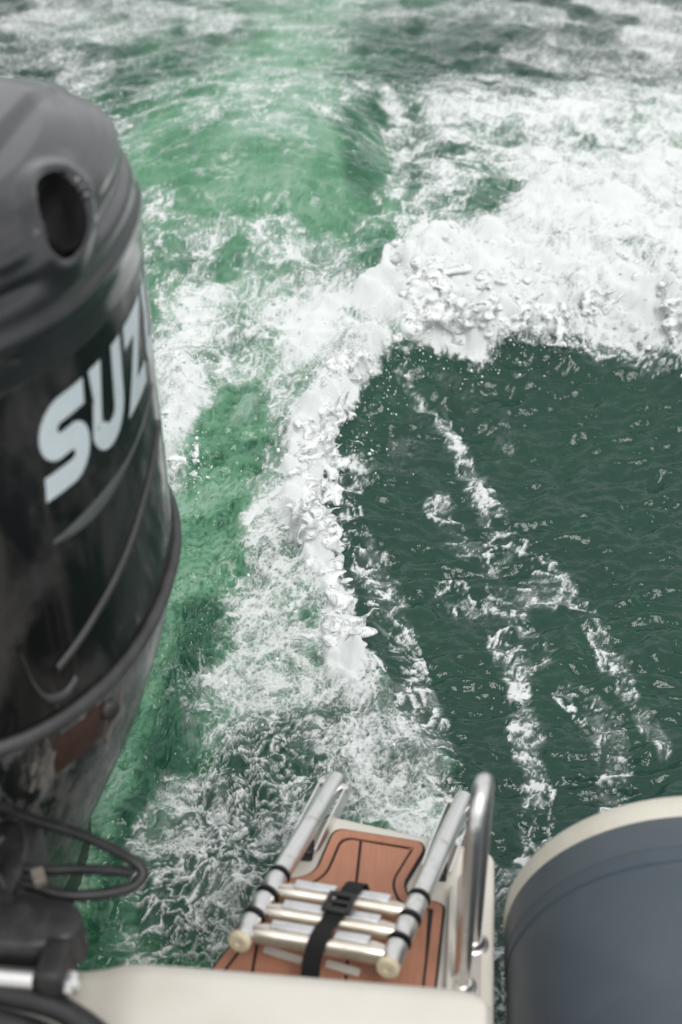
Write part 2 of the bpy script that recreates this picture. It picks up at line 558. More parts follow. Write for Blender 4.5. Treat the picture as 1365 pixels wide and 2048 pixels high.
    for pts, r, val in [
        # upper right mass
        ([(900, 500), (1050, 560), (1200, 600), (1365, 620), (1600, 660)], 150, 0.90),
        ([(1080, 430), (1230, 400), (1420, 400), (1600, 400)], 210, 0.86),
        ([(930, 250), (1100, 250), (1365, 230), (1600, 220)], 120, 0.74),
        ([(860, 320), (950, 320), (1000, 370)], 60, 0.56), ([(890, 440), (960, 400)], 55, 0.50),
        ([(800, 210), (790, 290), (785, 370), (740, 440), (690, 450)], 48, 0.74),
        # left field
        ([(560, 260), (500, 340), (420, 330), (640, 360)], 190, 0.27), ([(720, 230), (740, 330), (700, 400)], 55, 0.20),
        ([(330, 470), (400, 560), (560, 520), (640, 540)], 110, 0.56),
        ([(400, 640), (500, 640), (600, 700), (560, 800)], 130, 0.66),
        ([(345, 740), (370, 820), (350, 890)], 80, 0.88), ([(355, 950), (372, 1000)], 34, 0.66),
        # the belt behind the edge
        ([(620, 560), (600, 680), (600, 800), (570, 900), (560, 1000), (560, 1100), (560, 1200), (600, 1300), (680, 1400), (760, 1480), (840, 1570)], 130, 0.66),
        ([(480, 1350), (580, 1330), (700, 1350)], 80, 0.72), ([(360, 1350), (450, 1360)], 26, 0.66),
        ([(450, 1460), (600, 1480), (760, 1540)], 110, 0.62), ([(400, 1600), (560, 1640), (640, 1620)], 120, 0.54),
        ([(330, 1720), (300, 1860), (450, 1860), (520, 1760)], 130, 0.51), ([(260, 1920), (420, 1960)], 90, 0.50),
        ([(820, 1600), (700, 1580), (900, 1640)], 80, 0.66),
        # clear green lanes
        ([(470, 860), (440, 930), (430, 1010), (400, 1090), (390, 1190), (350, 1290), (290, 1430), (240, 1540), (190, 1660), (160, 1790), (190, 1900)], 92, 0.10),
        ([(500, 800), (470, 870)], 60, 0.22), ([(350, 1230), (420, 1300)], 60, 0.16), ([(440, 540), (470, 490)], 40, 0.36),
        # crest, thick
        ([(955, 685), (870, 650), (830, 610), (790, 560), (750, 600)], 66, 0.98),
        ([(740, 690), (700, 755), (640, 830), (608, 920), (600, 1000), (620, 1060), (640, 1140), (690, 1240), (690, 1320)], 58, 0.93),
        ([(610, 700), (680, 720), (640, 640)], 70, 0.86),
        ([(950, 690), (880, 660), (830, 600), (805, 545), (760, 590)], 42, 1.15), ([(740, 740), (690, 790), (635, 850), (605, 930), (610, 1000), (628, 1070), (640, 1150)], 34, 1.12),
        # the dark trough and its streaks
        ([(820, 745), (850, 800), (905, 880), (945, 960), (968, 1010), (1010, 1055)], 44, 0.46),
        ([(855, 810), (905, 880), (940, 950), (965, 1005)], 20, 0.76),
        ([(1010, 1055), (1080, 1130), (1180, 1230), (1235, 1340), (1262, 1400), (1325, 1500)], 34, 0.47),
        ([(880, 1020), (925, 1090), (1000, 1105)], 42, 0.44), ([(900, 1190), (990, 1225), (1060, 1185), (1110, 1200)], 46, 0.43),
        ([(1010, 1270), (1060, 1310), (960, 1160)], 70, 0.40), ([(760, 830), (830, 870), (760, 940)], 60, 0.34), ([(870, 770), (950, 830), (1010, 880)], 70, 0.32),
        ([(1005, 1290), (1030, 1360), (1042, 1440), (1060, 1520), (1070, 1590), (1088, 1690), (1060, 1760)], 44, 0.50),
        ([(1035, 1400), (1050, 1500), (1066, 1580)], 20, 0.60),
        ([(1150, 1390), (1200, 1460), (1230, 1540), (1240, 1620)], 55, 0.46),
        ([(700, 940), (700, 1060), (740, 1130)], 52, 0.50), ([(760, 1180), (800, 1260), (830, 1370), (870, 1470)], 46, 0.50),
        ([(1005, 1760), (1010, 1900), (1010, 2050)], 40, 0.47),
        # far water
        ([(0, 20), (120, 40), (300, 30)], 60, 0.62), ([(-50, 90), (120, 110)], 40, 0.52), ([(100, 160), (200, 150)], 42, 0.64),
        ([(850, 30), (960, 20), (1050, 40)], 44, 0.62), ([(1230, 30), (1365, 60), (1500, 90)], 70, 0.70), ([(1060, 110), (1250, 130), (1400, 150)], 50, 0.60),
        ([(480, 130), (590, 20), (650, 120), (690, 40)], 190, 0.50), ([(880, 130), (760, 130)], 50, 0.36),
    ]:
        brush(d, pts, r, val)

    # ---- air in the water, clear bottle green to milky emerald, plus painted shade and glow
    g = 0.06 + 0.50 * inside_m
    g = g * (1 - far) + 0.02 * far
    for pts, r, val in [
        ([(560, 260), (500, 340), (420, 330), (640, 360)], 210, 0.88), ([(700, 260), (730, 380)], 60, 0.55),  # second stroke: painted shade on the steep right side of the bulge
        ([(470, 820), (440, 930), (430, 1010), (400, 1090), (380, 1190)], 130, 0.85),
        ([(340, 1290), (290, 1430), (240, 1540), (190, 1660), (150, 1790)], 80, 0.90),
        ([(410, 1230), (370, 1390), (320, 1540), (270, 1680), (220, 1830), (180, 1930)], 62, 0.42),
        ([(400, 640), (500, 560), (560, 720)], 130, 0.72),
        ([(560, 1500), (460, 1640), (380, 1800), (640, 1600), (540, 1750)], 130, 0.13), ([(700, 1420), (800, 1520)], 110, 0.22),
        ([(900, 300), (1000, 330), (1200, 260)], 160, 0.42), ([(1100, 480), (1300, 500)], 200, 0.3),
        ([(470, 120), (560, 60), (600, 110), (650, 20), (600, -40)], 420, 0.26), ([(470, 120), (560, 60), (600, 110), (620, 20), (600, -40)], 300, 0.42), ([(490, 130), (570, 60), (610, 110), (650, 20), (610, -40)], 180, 0.62), ([(590, 190), (520, 200)], 130, 0.85),
        ([(570, 270), (500, 340), (400, 330), (640, 350)], 190, 0.86), ([(330, 300), (330, 420)], 110, 0.75), ([(700, 260), (735, 380)], 50, 0.5),  # last stroke: shade of the bulge's steep side painted again
        ([(670, 850), (720, 790), (790, 750), (830, 690)], 55, 0.40), ([(700, 880), (760, 800), (840, 740)], 80, 0.16),  # first stroke: light glowing through the crest face, painted as green
    ]:
        brush(g, pts, r, val)
    g = np.clip(g + 0.22 * fbm(wx * 4, wy * 2.4, 4, 41) * (0.15 + g), 0, 1)

    # ---- how rough the water is
    turb = np.clip((d - 0.1) * 1.3, 0.05, 1) * (0.35 + 0.65 * inside_m)
    # ---- foam pattern
    qx, qy = X + 0.05 * fbm(X * 6, Yv * 6, 3, 51), Yv + 0.05 * fbm(X * 6 + 5, Yv * 6, 3, 52)
    qx, qy = qx + 0.012 * fbm(X * 28, Yv * 28, 2, 53), qy + 0.012 * fbm(X * 28, Yv * 28 + 3, 2, 54)
    n1 = fbm(qx * 6, qy * 5, 5, 55, 0.6)
    a1, a2 = worley(qx * 13, qy * 11, 56)
    b1, b2 = worley(qx * 34, qy * 30, 57)
    lace = np.exp(-((a2 - a1) / 0.16) ** 2) * 0.6 + np.exp(-((b2 - b1) / 0.22) ** 2) * 0.4
    grain = fbm(X * 90, Yv * 90, 2, 58)
    mid = np.clip(1 - np.abs(d - 0.5) / 0.5, 0, 1)
    n2 = fbm(qx * 13 + 3, qy * 13, 4, 91, 0.62)
    speck = fbm(qx * 42, qy * 46, 4, 92, 0.72)
    farm = sstep(4.5, 6.5, Yv)
    n1 = n1 * (1 - farm) + farm * 0.55 * fbm(qx * 2.6, qy * 6.5, 4, 97, 0.55)
    speck = speck * (1 - 0.7 * farm); n2 = n2 * (1 - 0.85 * farm); grain = grain * (1 - 0.7 * farm)
    c1, c2 = worley(qx * 78, qy * 70, 96)
    web = 0.42 * np.exp(-((a2 - a1) / 0.14) ** 2) + 0.36 * np.exp(-((b2 - b1) / 0.17) ** 2) + 0.22 * np.exp(-((c2 - c1) / 0.22) ** 2)
    web = web * (1 - 0.6 * farm) + 0.3 * 0.6 * farm
    tot = d + (0.10 + 0.14 * inside_m) * n1 * (0.35 + 0.65 * mid) + 0.09 * n2 * (0.4 + 0.6 * mid) + 0.62 * (web - 0.27) * (0.12 + 0.88 * mid) * (inside_m + (1 - inside_m) * sstep(0.24, 0.42, d)) + 0.10 * speck + 0.06 * grain
    tot = tot + (1 - inside_m) * mid * sstep(0.27, 0.42, d) * (0.20 * n2 + 0.30 * speck + 0.24 * (web - 0.3) - 0.04)
    hard = sstep(0.54, 0.92, tot)
    # thin bubbly film between the thick patches
    film = sstep(0.30, 0.90, d + 0.24 * n1) * sstep(-0.35, 0.75, speck + 0.6 * grain + 1.2 * (web - 0.3))
    # white strings on the turbulent sheet by the hull: foam and painted glossy highlights
    strm = np.zeros_like(d)
    for pts, r, val in [([(600, 1500), (500, 1600), (420, 1720), (360, 1840), (560, 1700), (480, 1850)], 170, 1.0), ([(760, 1520), (640, 1420)], 120, 0.5), ([(420, 1380), (520, 1330)], 110, 0.6), ([(500, 1130), (480, 1230)], 80, 0.4)]:
        brush(strm, pts, r, val)
    sxw, syw = X + 0.035 * fbm(X * 6, Yv * 6, 3, 51), Yv + 0.035 * fbm(X * 6 + 5, Yv * 6, 3, 52)
    kx, ky = 0.83 * sxw + 0.55 * syw, -0.55 * sxw + 0.83 * syw
    st1 = np.abs(fbm(kx * 8, ky * 16, 3, 93, 0.5)); st2 = np.abs(fbm(kx * 18, ky * 34, 3, 94, 0.5))
    strings = np.maximum(np.exp(-(st1 / 0.05) ** 2), 0.85 * np.exp(-(st2 / 0.07) ** 2)) * strm
    film = film * (1 - 0.8 * strm)
    hard = hard * (1 - 0.40 * strm)
    # flecks drifting on the dark water
    fl = sstep(0.38, 0.75, fbm(qx * 11, qy * 26, 4, 95, 0.62) + 0.55 * (d - 0.22)) * (1 - inside_m) * (0.03 + 0.9 * np.clip(d - 0.24, 0, 0.3)) * (0.4 + web)
    milk = sstep(0.34, 0.95, d + 0.22 * n1 + 0.10 * n2) * (1 - 0.75 * strm) * (0.25 + 0.75 * inside_m)
    openw = inside_m + (1 - inside_m) * sstep(0.21, 0.40, d)
    film, milk, hard, fl = film * openw, milk * openw, hard * openw, fl * openw
    lines = np.maximum(strings * (0.92 + 0.5 * hard + 0.3 * sstep(-.2, .5, n2)), fl)
    foam = 1 - (1 - 0.97 * hard) * (1 - 0.50 * milk) * (1 - 0.42 * film) * (1 - np.clip(lines, 0, 1))
    foam = np.clip(foam, 0, 1)

    # ---- medium and fine relief
    sab = lambda n_, e_: np.sqrt(n_ * n_ + e_) - e_ ** 0.5
    puff = sab(perlin(X * 7, Yv * 7, 61), .02) * 0.050 + sab(perlin(X * 14 + .3 * n1, Yv * 14, 62), .02) * 0.030 + sab(perlin(qx * 34, qy * 34, 63), .03) * 0.010
    lx, ly = X + 0.05 * fbm(X * 2.5, Yv * 2.5, 2, 101), Yv + 0.05 * fbm(X * 2.5 + 7, Yv * 2.5, 2, 102)
    chop = fbm(lx * 5, ly * 6.5, 3, 64, 0.45) * 0.016
    rx_, ry_ = lx * 0.97 + ly * 0.26, ly * 0.97 - lx * 0.26
    w1 = fbm(rx_ * 9, ry_ * 23, 3, 65, 0.42)
    w2 = fbm((lx * 0.9 - ly * 0.42) * 24, (ly * 0.9 + lx * 0.42) * 46, 2, 66, 0.5) + 2.2 * fbm(lx * 4.3, ly * 7.1, 2, 67, 0.5)
    calm = 0.0155 * w1 + 0.0022 * w2
    arcr = np.hypot(X + 0.55, (Yv - 2.2) * 0.7)
    arca = np.arctan2(Yv - 2.2, X + 0.55)
    rp1 = fbm(arcr * 15 + 0.8 * chop * 60, arca * 7, 3, 68, 0.48)
    rp2 = fbm(lx * 26, ly * 30, 2, 69, 0.5)
    cx_, cy_ = lx * 0.94 + ly * 0.34, ly * 0.94 - lx * 0.34
    rip = 0.026 * (0.5 - sab(rp1, .006)) + 0.0060 * rp2 + 0.0045 * fbm(cx_ * 14, cy_ * 40, 2, 106)
    thick = sstep(0.75, 1.0, d)
    nearm = sstep(4.8, 3.2, Yv)
    rip = rip * (0.3 + 0.7 * sstep(7.5, 5.5, Yv))
    Hd = chop * (0.4 + 1.6 * turb) + (1 - inside_m) * calm + inside_m * (1 - 0.7 * foam) * rip + 0.006 * strings + foam * (0.003 + puff * (0.12 + 1.5 * thick)) * (0.3 + 0.7 * inside_m) \
        + thick * 0.05 * np.maximum(0, fbm(qx * 4.5, qy * 4.5, 3, 67)) * inside_m
    # thin foam-coloured lines along the wavelet crests of the green slope
    arcs = np.exp(-(rp1 / 0.10) ** 2) * sstep(-0.1, 0.5, n1 + 0.6 * n2) * inside_m * sstep(0.30, 0.70, g) * sstep(2.6, 3.8, Yv)
    foam = np.clip(foam + (1 - foam) * 0.42 * arcs, 0, 1)
    # dark and bright crinkles of ripple refraction, painted into the water colour
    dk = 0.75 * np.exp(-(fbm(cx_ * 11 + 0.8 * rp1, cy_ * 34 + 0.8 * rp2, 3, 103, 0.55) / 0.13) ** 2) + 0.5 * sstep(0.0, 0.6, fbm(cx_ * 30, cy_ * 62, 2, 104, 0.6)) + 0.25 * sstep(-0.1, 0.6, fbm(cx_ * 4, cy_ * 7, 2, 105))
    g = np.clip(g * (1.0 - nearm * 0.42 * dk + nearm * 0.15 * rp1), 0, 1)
    # spikes thrown up along the crest
    lip = np.exp(-((se - 0.05) / 0.06) ** 2) * sstep(0.06, 0.12, hc)
    Hd = Hd + lip * 0.055 * np.maximum(0, fbm(X * 8, Yv * 8, 2, 71) - 0.10)
    fade2 = sstep(40, 9, Yv) * 0.9 + 0.1
    swell = 0.03 * fbm(X * 0.35, Yv * 0.5, 3, 72) * sstep(4, 9, Yv)
    Z_ = H + Hd * fade2 * sstep(-0.5, 0.5, Yv) + swell
    # overhang and curl of thick foam
    k = (foam * (0.3 + thick)) * fade
    dx = 0.020 * fbm(X * 7, Yv * 7, 2, 81) * k
    dy = 0.020 * fbm(X * 7 + 9, Yv * 7, 2, 82) * k - 0.03 * lip * np.maximum(0, perlin(X * 7, Yv * 7, 83) + 0.3) * fade
    # far out, past the wake: scattered small whitecaps only
    ff = sstep(9, 16, Yv)
    foam = foam * (1 - ff)
    g = g * (1 - ff) + 0.03 * ff
    # water level lower under the boat's own floor
    nr, nc = len(rows), len(tx)
    co = np.stack([X + dx, Yv + dy, Z_], 1).astype(np.float32)
    me = bpy.data.meshes.new('sea')
    nv = nr * nc
    me.vertices.add(nv)
    me.vertices.foreach_set('co', co.ravel())
    ii = np.arange(nv).reshape(nr, nc)
    quads = np.stack([ii[:-1, :-1], ii[:-1, 1:], ii[1:, 1:], ii[1:, :-1]], -1).reshape(-1, 4)
    nf = len(quads)
    me.loops.add(nf * 4)
    me.loops.foreach_set('vertex_index', quads.ravel().astype(np.int32))
    me.polygons.add(nf)
    me.polygons.foreach_set('loop_start', np.arange(0, nf * 4, 4, dtype=np.int32))
    me.polygons.foreach_set('use_smooth', np.ones(nf, bool))
    me.update(calc_edges=True)
    for nm, arr in (('foam', foam), ('air', g)):  # air: aeration together with the painted shade, glow and refraction crinkles
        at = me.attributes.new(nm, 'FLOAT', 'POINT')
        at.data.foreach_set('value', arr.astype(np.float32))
    o = bpy.data.objects.new('sea', me)
    COL.objects.link(o)
    tag(o, 'green churned sea water with white wake foam behind the boat', 'sea', 'structure')
    return o, dict(X=co[:, 0], Y=co[:, 1], Z=co[:, 2], se=se, hc=hc, foam=foam, thick=thick, U=U, V=V, d=d)


def water_material():
    m, nn, ll, b = new_mat('sea_water_and_foam')
    fa = nn.new('ShaderNodeAttribute'); fa.attribute_name = 'foam'
    ga = nn.new('ShaderNodeAttribute'); ga.attribute_name = 'air'
    # bubbles break the foam up at the smallest scale
    n = noise_node(nn, ll, 170, 3, 0.65)
    vo = nn.new('ShaderNodeTexVoronoi'); vo.feature = 'DISTANCE_TO_EDGE'; vo.inputs['Scale'].default_value = 95
    t = nn.new('ShaderNodeTexCoord'); ll.new(t.outputs['Object'], vo.inputs['Vector'])
    mth = lambda op, a, c, clamp=False: _m(nn, ll, op, a, c, clamp)
    bub = mth('ADD', mth('MULTIPLY', mth('SUBTRACT', n.outputs['Fac'], 0.5), 1.1), mth('MULTIPLY', mth('SUBTRACT', 0.16, vo.outputs['Distance']), 0.9))
    part = mth('MULTIPLY', mth('MULTIPLY', fa.outputs['Fac'], mth('SUBTRACT', 1.0, fa.outputs['Fac'])), 4.0)
    f2 = mth('ADD', fa.outputs['Fac'], mth('MULTIPLY', bub, mth('MULTIPLY', part, mth('MULTIPLY', mth('MULTIPLY', fa.outputs['Fac'], 2.6, True), 1.15))), True)
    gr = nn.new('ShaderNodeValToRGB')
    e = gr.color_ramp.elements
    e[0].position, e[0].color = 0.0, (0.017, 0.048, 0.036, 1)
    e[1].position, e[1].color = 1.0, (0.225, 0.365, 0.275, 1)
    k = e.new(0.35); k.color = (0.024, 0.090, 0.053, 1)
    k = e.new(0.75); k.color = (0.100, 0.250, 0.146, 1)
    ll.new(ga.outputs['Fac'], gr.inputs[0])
    # light leaves the water body nearly independent of the small ripples; the ripples show in the reflection
    nn.remove(b)
    geo = nn.new('ShaderNodeNewGeometry')

    def toward_up(src, k):
        q = nn.new('ShaderNodeMix'); q.data_type = 'VECTOR'
        q.inputs['Factor'].default_value = k
        ll.new(src, q.inputs[4]); q.inputs[5].default_value = (0, 0, 1)
        w = nn.new('ShaderNodeVectorMath'); w.operation = 'NORMALIZE'
        ll.new(q.outputs[1], w.inputs[0])
        return w.outputs[0]
    nb = noise_node(nn, ll, 42, 3, 0.5)
    bp = nn.new('ShaderNodeBump'); bp.inputs['Strength'].default_value = 1.0; bp.inputs['Distance'].default_value = 0.0045
    ll.new(nb.outputs['Fac'], bp.inputs['Height'])
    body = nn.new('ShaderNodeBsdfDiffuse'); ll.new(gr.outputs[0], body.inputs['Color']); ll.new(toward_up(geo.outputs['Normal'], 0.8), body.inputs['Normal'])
    gl = nn.new('ShaderNodeBsdfGlossy'); gl.inputs['Roughness'].default_value = 0.03; gl.inputs['Color'].default_value = (1, 1, 1, 1)
    ll.new(bp.outputs[0], gl.inputs['Normal'])
    fr = nn.new('ShaderNodeFresnel'); fr.inputs['IOR'].default_value = 1.333; ll.new(bp.outputs[0], fr.inputs['Normal'])
    wat = nn.new('ShaderNodeMixShader'); ll.new(fr.outputs[0], wat.inputs[0]); ll.new(body.outputs[0], wat.inputs[1]); ll.new(gl.outputs[0], wat.inputs[2])
    bp2 = nn.new('ShaderNodeBump'); bp2.inputs['Strength'].default_value = 0.8; bp2.inputs['Distance'].default_value = 0.006
    ll.new(f2, bp2.inputs['Height'])
    fo = nn.new('ShaderNodeBsdfDiffuse'); fo.inputs['Color'].default_value = (0.69, 0.715, 0.71, 1); fo.inputs['Roughness'].default_value = 0.6
    ll.new(toward_up(bp2.outputs[0], 0.12), fo.inputs['Normal'])
    mixf = nn.new('ShaderNodeMixShader'); ll.new(f2, mixf.inputs[0]); ll.new(wat.outputs[0], mixf.inputs[1]); ll.new(fo.outputs[0], mixf.inputs[2])
    ll.new(mixf.outputs[0], nn['Material Output'].inputs['Surface'])
    return m


def _m(nn, ll, op, a, c, clamp=False):
    q = nn.new('ShaderNodeMath'); q.operation = op; q.use_clamp = clamp
    for i, s in enumerate((a, c)):
        if isinstance(s, (int, float)): q.inputs[i].default_value = s
        else: ll.new(s, q.inputs[i])
    return q.outputs[0]


sea, WD = build_water()
sea.data.materials.append(water_material())


# ------------------------------------------------------------------ spray: drops in the air above the crest
def build_spray():
    import bmesh
    bm = bmesh.new(); bmesh.ops.create_icosphere(bm, subdivisions=1, radius=1.0)
    bv = np.array([tuple(p.co) for p in bm.verts]); bf = np.array([[p.index for p in f.verts] for f in bm.faces]); bm.free()
    bv /= np.linalg.norm(bv, axis=1)[:, None]
    r = np.random.RandomState(5)
    w = np.exp(-((WD['se'] - 0.02) / 0.09) ** 2) * sstep(0.06, 0.13, WD['hc']) * (WD['V'] > 400)
    w2 = ((WD['U'] > 310) & (WD['U'] < 420) & (WD['V'] > 700) & (WD['V'] < 1000)) * 0.5
    w3 = (WD['foam'] > 0.3) * (WD['V'] > 350) * 0.008 + 0.001 * (WD['V'] > 600)
    ok = (WD['U'] > -50) & (WD['U'] < 1450) & (WD['V'] < 2000)
    w = (w + w2 + w3) * ok * WD['Y'] ** 2
    idx = r.choice(len(w), 2400, p=w / w.sum())
    n = len(idx)
    rad = np.exp(r.normal(math.log(0.0012), 0.5, n)).clip(0.0005, 0.005)
    up = np.abs(r.normal(0, 0.03, n)) + 0.002
    up = np.where(w3[idx] == w[idx], up * 0.7, up)
    c = np.stack([WD['X'][idx] + r.normal(0, .012, n), WD['Y'][idx] + r.normal(0, .02, n) - 0.6 * up, WD['Z'][idx] + up], 1)
    st = 1 + np.abs(r.normal(0, .35, n))
    V_ = bv[None] * rad[:, None, None] * np.stack([np.ones(n), np.ones(n), st], 1)[:, None, :] + c[:, None, :]
    F_ = bf[None] + (np.arange(n) * len(bv))[:, None, None]
    me = bpy.data.meshes.new('water_spray')
    me.from_pydata(V_.reshape(-1, 3).tolist(), [], F_.reshape(-1, 3).tolist())
    me.polygons.foreach_set('use_smooth', [True] * len(me.polygons))
    m, nn, ll, b = new_mat('water_drops')
    b.inputs['Base Color'].default_value = (0.85, 0.88, 0.87, 1)
    b.inputs['Roughness'].default_value = 0.15
    b.inputs['IOR'].default_value = 1.333
    me.materials.append(m)
    o = bpy.data.objects.new('water_spray', me)
    COL.objects.link(o)
    tag(o, 'fine white water drops flying above the breaking wake crest', 'spray', 'stuff')


build_spray()


# ------------------------------------------------------------------ thick foam thrown up along the breaking crest
def build_crest_foam():
    import bmesh
    bm = bmesh.new(); bmesh.ops.create_icosphere(bm, subdivisions=2, radius=1.0)
    bv = np.array([tuple(p.co) for p in bm.verts]); bf = np.array([[p.index for p in f.verts] for f in bm.faces]); bm.free()
    r = np.random.RandomState(23)
    X, Y, Z_, se, hc, U, V = (WD[k] for k in ('X', 'Y', 'Z', 'se', 'hc', 'U', 'V'))
    ok = (U > 200) & (U < 1500) & (V > 330) & (V < 1330)
    lumpy = sstep(-0.25, 0.35, fbm(X * 5, Y * 5, 2, 201))
    p1 = np.exp(-((se - 0.018) / 0.030) ** 2) * sstep(0.032, 0.075, hc) * (0.05 + lumpy) * (WD['foam'] > 0.7)
    p2 = 0.03 * (WD['d'] > 0.84) * (se > 0.02) * lumpy * (V > 420) * (WD['foam'] > 0.85)
    w = (p1 + p2) * ok * Y ** 2
    n = 1700
    idx = r.choice(len(w), n, p=w / w.sum())
    onlip = (p1[idx] > p2[idx])
    peak = np.exp(-((U[idx] - 830) / 110) ** 2 - ((V[idx] - 600) / 90) ** 2)
    rad = (0.006 + 0.013 * r.rand(n) ** 1.8) * (1 + 0.8 * peak) * np.where(onlip, 1.0, 0.8)
    c = np.stack([X[idx] + r.normal(0, .008, n), Y[idx] + r.normal(0, .010, n), Z_[idx] + rad * (-0.55 + 0.75 * r.rand(n)) + peak * 0.035 * r.rand(n)], 1)
    cs, rs = [c], [rad]
    # tongues and drips leaving the lip
    st = r.choice(np.nonzero(onlip)[0], 150)
    for i in st:
        q = c[i].copy(); q[2] += .004
        vel = np.array([r.normal(.25, .45), -abs(r.normal(.25, .35)), abs(r.normal(.75, .4))])
        L_ = r.uniform(.03, .10) * (1 + .6 * peak[i]); m_ = r.randint(5, 10)
        r0 = r.uniform(.005, .009)
        t = np.linspace(0, 1, m_ * 2)
        P = q + np.outer(t * L_, vel) - np.outer((t * L_) ** 2 * 6.0, [0, 0, 1])
        P += r.normal(0, .0015, P.shape)
        cs.append(P); rs.append(r0 * (1 - .62 * t) + .0015 * np.exp(-((t - 1) / .12) ** 2))
    # torn splash by the motor leg
    for i in range(30):
        a = on_level(r.uniform(322, 395), r.uniform(700, 960), 0.06)
        vel = np.array([r.normal(.1, .4), -abs(r.normal(.5, .3)), abs(r.normal(.5, .5))])
        t = np.linspace(0, 1, 12)
        L_ = r.uniform(.03, .09)
        P = a + np.outer(t * L_, vel) - np.outer((t * L_) ** 2 * 5.0, [0, 0, 1]) + r.normal(0, .002, (12, 3))
        cs.append(P); rs.append(r.uniform(.003, .0065) * (1 - .5 * t) + .002 * np.exp(-((t - 1) / .12) ** 2))
    c, rad = np.vstack(cs), np.concatenate(rs)
    n = len(c)
    sq = np.stack([.8 + 1.6 * r.rand(n) ** 2, .8 + .5 * r.rand(n), .5 + .3 * r.rand(n)], 1)
    an = r.rand(n) * pi
    loc = bv[None] * (rad[:, None] * sq)[:, None, :]
    ca, sa = np.cos(an)[:, None], np.sin(an)[:, None]
    V_ = np.stack([loc[..., 0] * ca - loc[..., 1] * sa, loc[..., 0] * sa + loc[..., 1] * ca, loc[..., 2]], -1) + c[:, None, :]
    fl_ = V_.reshape(-1, 3)
    wob = fbm((fl_[:, 0] + fl_[:, 2]) * 38, fl_[:, 1] * 38, 2, 205)
    V_ = (fl_ + np.stack([.004 * wob, .004 * np.roll(wob, 7), .005 * wob], 1)).reshape(V_.shape)
    F_ = bf[None] + (np.arange(n) * len(bv))[:, None, None]
    me = bpy.data.meshes.new('crest_lumps')
    me.from_pydata(V_.reshape(-1, 3).tolist(), [], F_.reshape(-1, 3).tolist())
    o = bpy.data.objects.new('wake_foam', me)
    COL.objects.link(o)
    md = o.modifiers.new('merge', 'REMESH'); md.mode = 'VOXEL'; md.voxel_size = 0.0045; md.use_smooth_shade = True
    sm = o.modifiers.new('soften', 'SMOOTH'); sm.factor = 0.5; sm.iterations = 20
    dg = bpy.context.evaluated_depsgraph_get()
    m2 = bpy.data.meshes.new_from_object(o.evaluated_get(dg))
    o.modifiers.clear(); o.data = m2; m2.name = 'wake_foam'
    bpy.data.meshes.remove(me)
    m2.polygons.foreach_set('use_smooth', np.ones(len(m2.polygons), bool))
    m, nn, ll, b = new_mat('white_froth')
    n1_ = noise_node(nn, ll, 130, 4, 0.65)
    rr = ramp(nn, ll, n1_.outputs['Fac'], 0.30, (0.64, 0.68, 0.66), 0.50, (0.78, 0.80, 0.795))
    ll.new(rr.outputs[0], b.inputs['Base Color'])
    b.inputs['Roughness'].default_value = 0.55
    b.inputs['Specular IOR Level'].default_value = 0.3
    bump(nn, ll, n1_.outputs['Fac'], 0.45, 0.003, b)
    # torn: holes and lacy edges between the bubbles
    hn = noise_node(nn, ll, 34, 7, 0.72, None, 0.6)
    al_ = ramp(nn, ll, hn.outputs['Fac'], 0.38, 0.0, 0.52, 1.0)
    ll.new(al_.outputs[0], b.inputs['Alpha'])
    m2.materials.clear(); m2.materials.append(m)
    tag(o, 'thick white foam lumps and tongues along the breaking wake crest', 'foam', 'stuff')
    print('crest foam faces', len(m2.polygons))


build_crest_foam()

# ------------------------------------------------------------------ boat: transom, swim platform, inflatable tube
boat = thing('inflatable_boat', 'cream boat stern with slate blue inflatable tube and brown foam teak platform', 'boat', (0, 1.0, 0))

# transom: a thick moulded wall across the stern, lower where the motor hangs
prof = [(-1.5, .535), (-0.430, .535), (-0.400, .537), (-0.375, .545), (-0.352, .556), (-0.325, .562), (-0.25, .562), (0.055, .562), (0.072, .556), (0.081, .540), (0.083, .50), (0.083, .02), (-1.5, .02)]
tv, tf = [], []
n = len(prof)
for y, shrink in ((1.040, 0.012), (1.028, 0.0025), (1.015, 0.0), (0.90, 0.0), (0.885, 0.004), (0.878, 0.014)):
    for (x, z) in prof:
        cxp, czp = -0.6, 0.3
        sx = x - shrink * (1 if x > cxp else -1)
        tv.append((sx, y, z - shrink if z > czp else z))
for i in range(5):
    for k in range(n):
        k2 = (k + 1) % n
        tf.append((i * n + k, i * n + k2, (i + 1) * n + k2, (i + 1) * n + k))
tf.append(tuple(range(n))); tf.append(tuple(5 * n + k for k in range(n)))
mesh_obj('transom', tv, tf, M['gelcoat'], boat, True, 35)
# inner shelf of the splash well and its raised locker lid
G = Geo(); G.box((-0.72, 0.60, 0.47), (1.6, 0.55, 0.06), bev=0.02); G.build('splash_well', M['gelcoat'], boat)
pad_poly = rounded([(-.285, .60), (-.02, .60), (-.02, .935), (-.25, .952), (-.285, .92)], .03, 6)
G = Geo(); G.prism(pad_poly, .50, .582, .016); G.build('locker_lid', M['gelcoat'], boat, True, 50)
G = Geo(); G.box((-0.2, 0.0, 0.25), (1.6, 0.9, 0.04), bev=0.01); G.build('deck_floor', M['deck'], boat)

# swim platform
PZ = 0.28
plat_poly = rounded([(-0.345, 1.03), (-0.300, 1.25), (-0.172, 1.541), (0.096, 1.489), (0.098, 1.03)], [0, .05, .02, .022, 0])
G = Geo(); G.prism(plat_poly, 0.10, PZ, 0.007)
platform = G.build('swim_platform', M['gelcoat'], boat, True, 50)

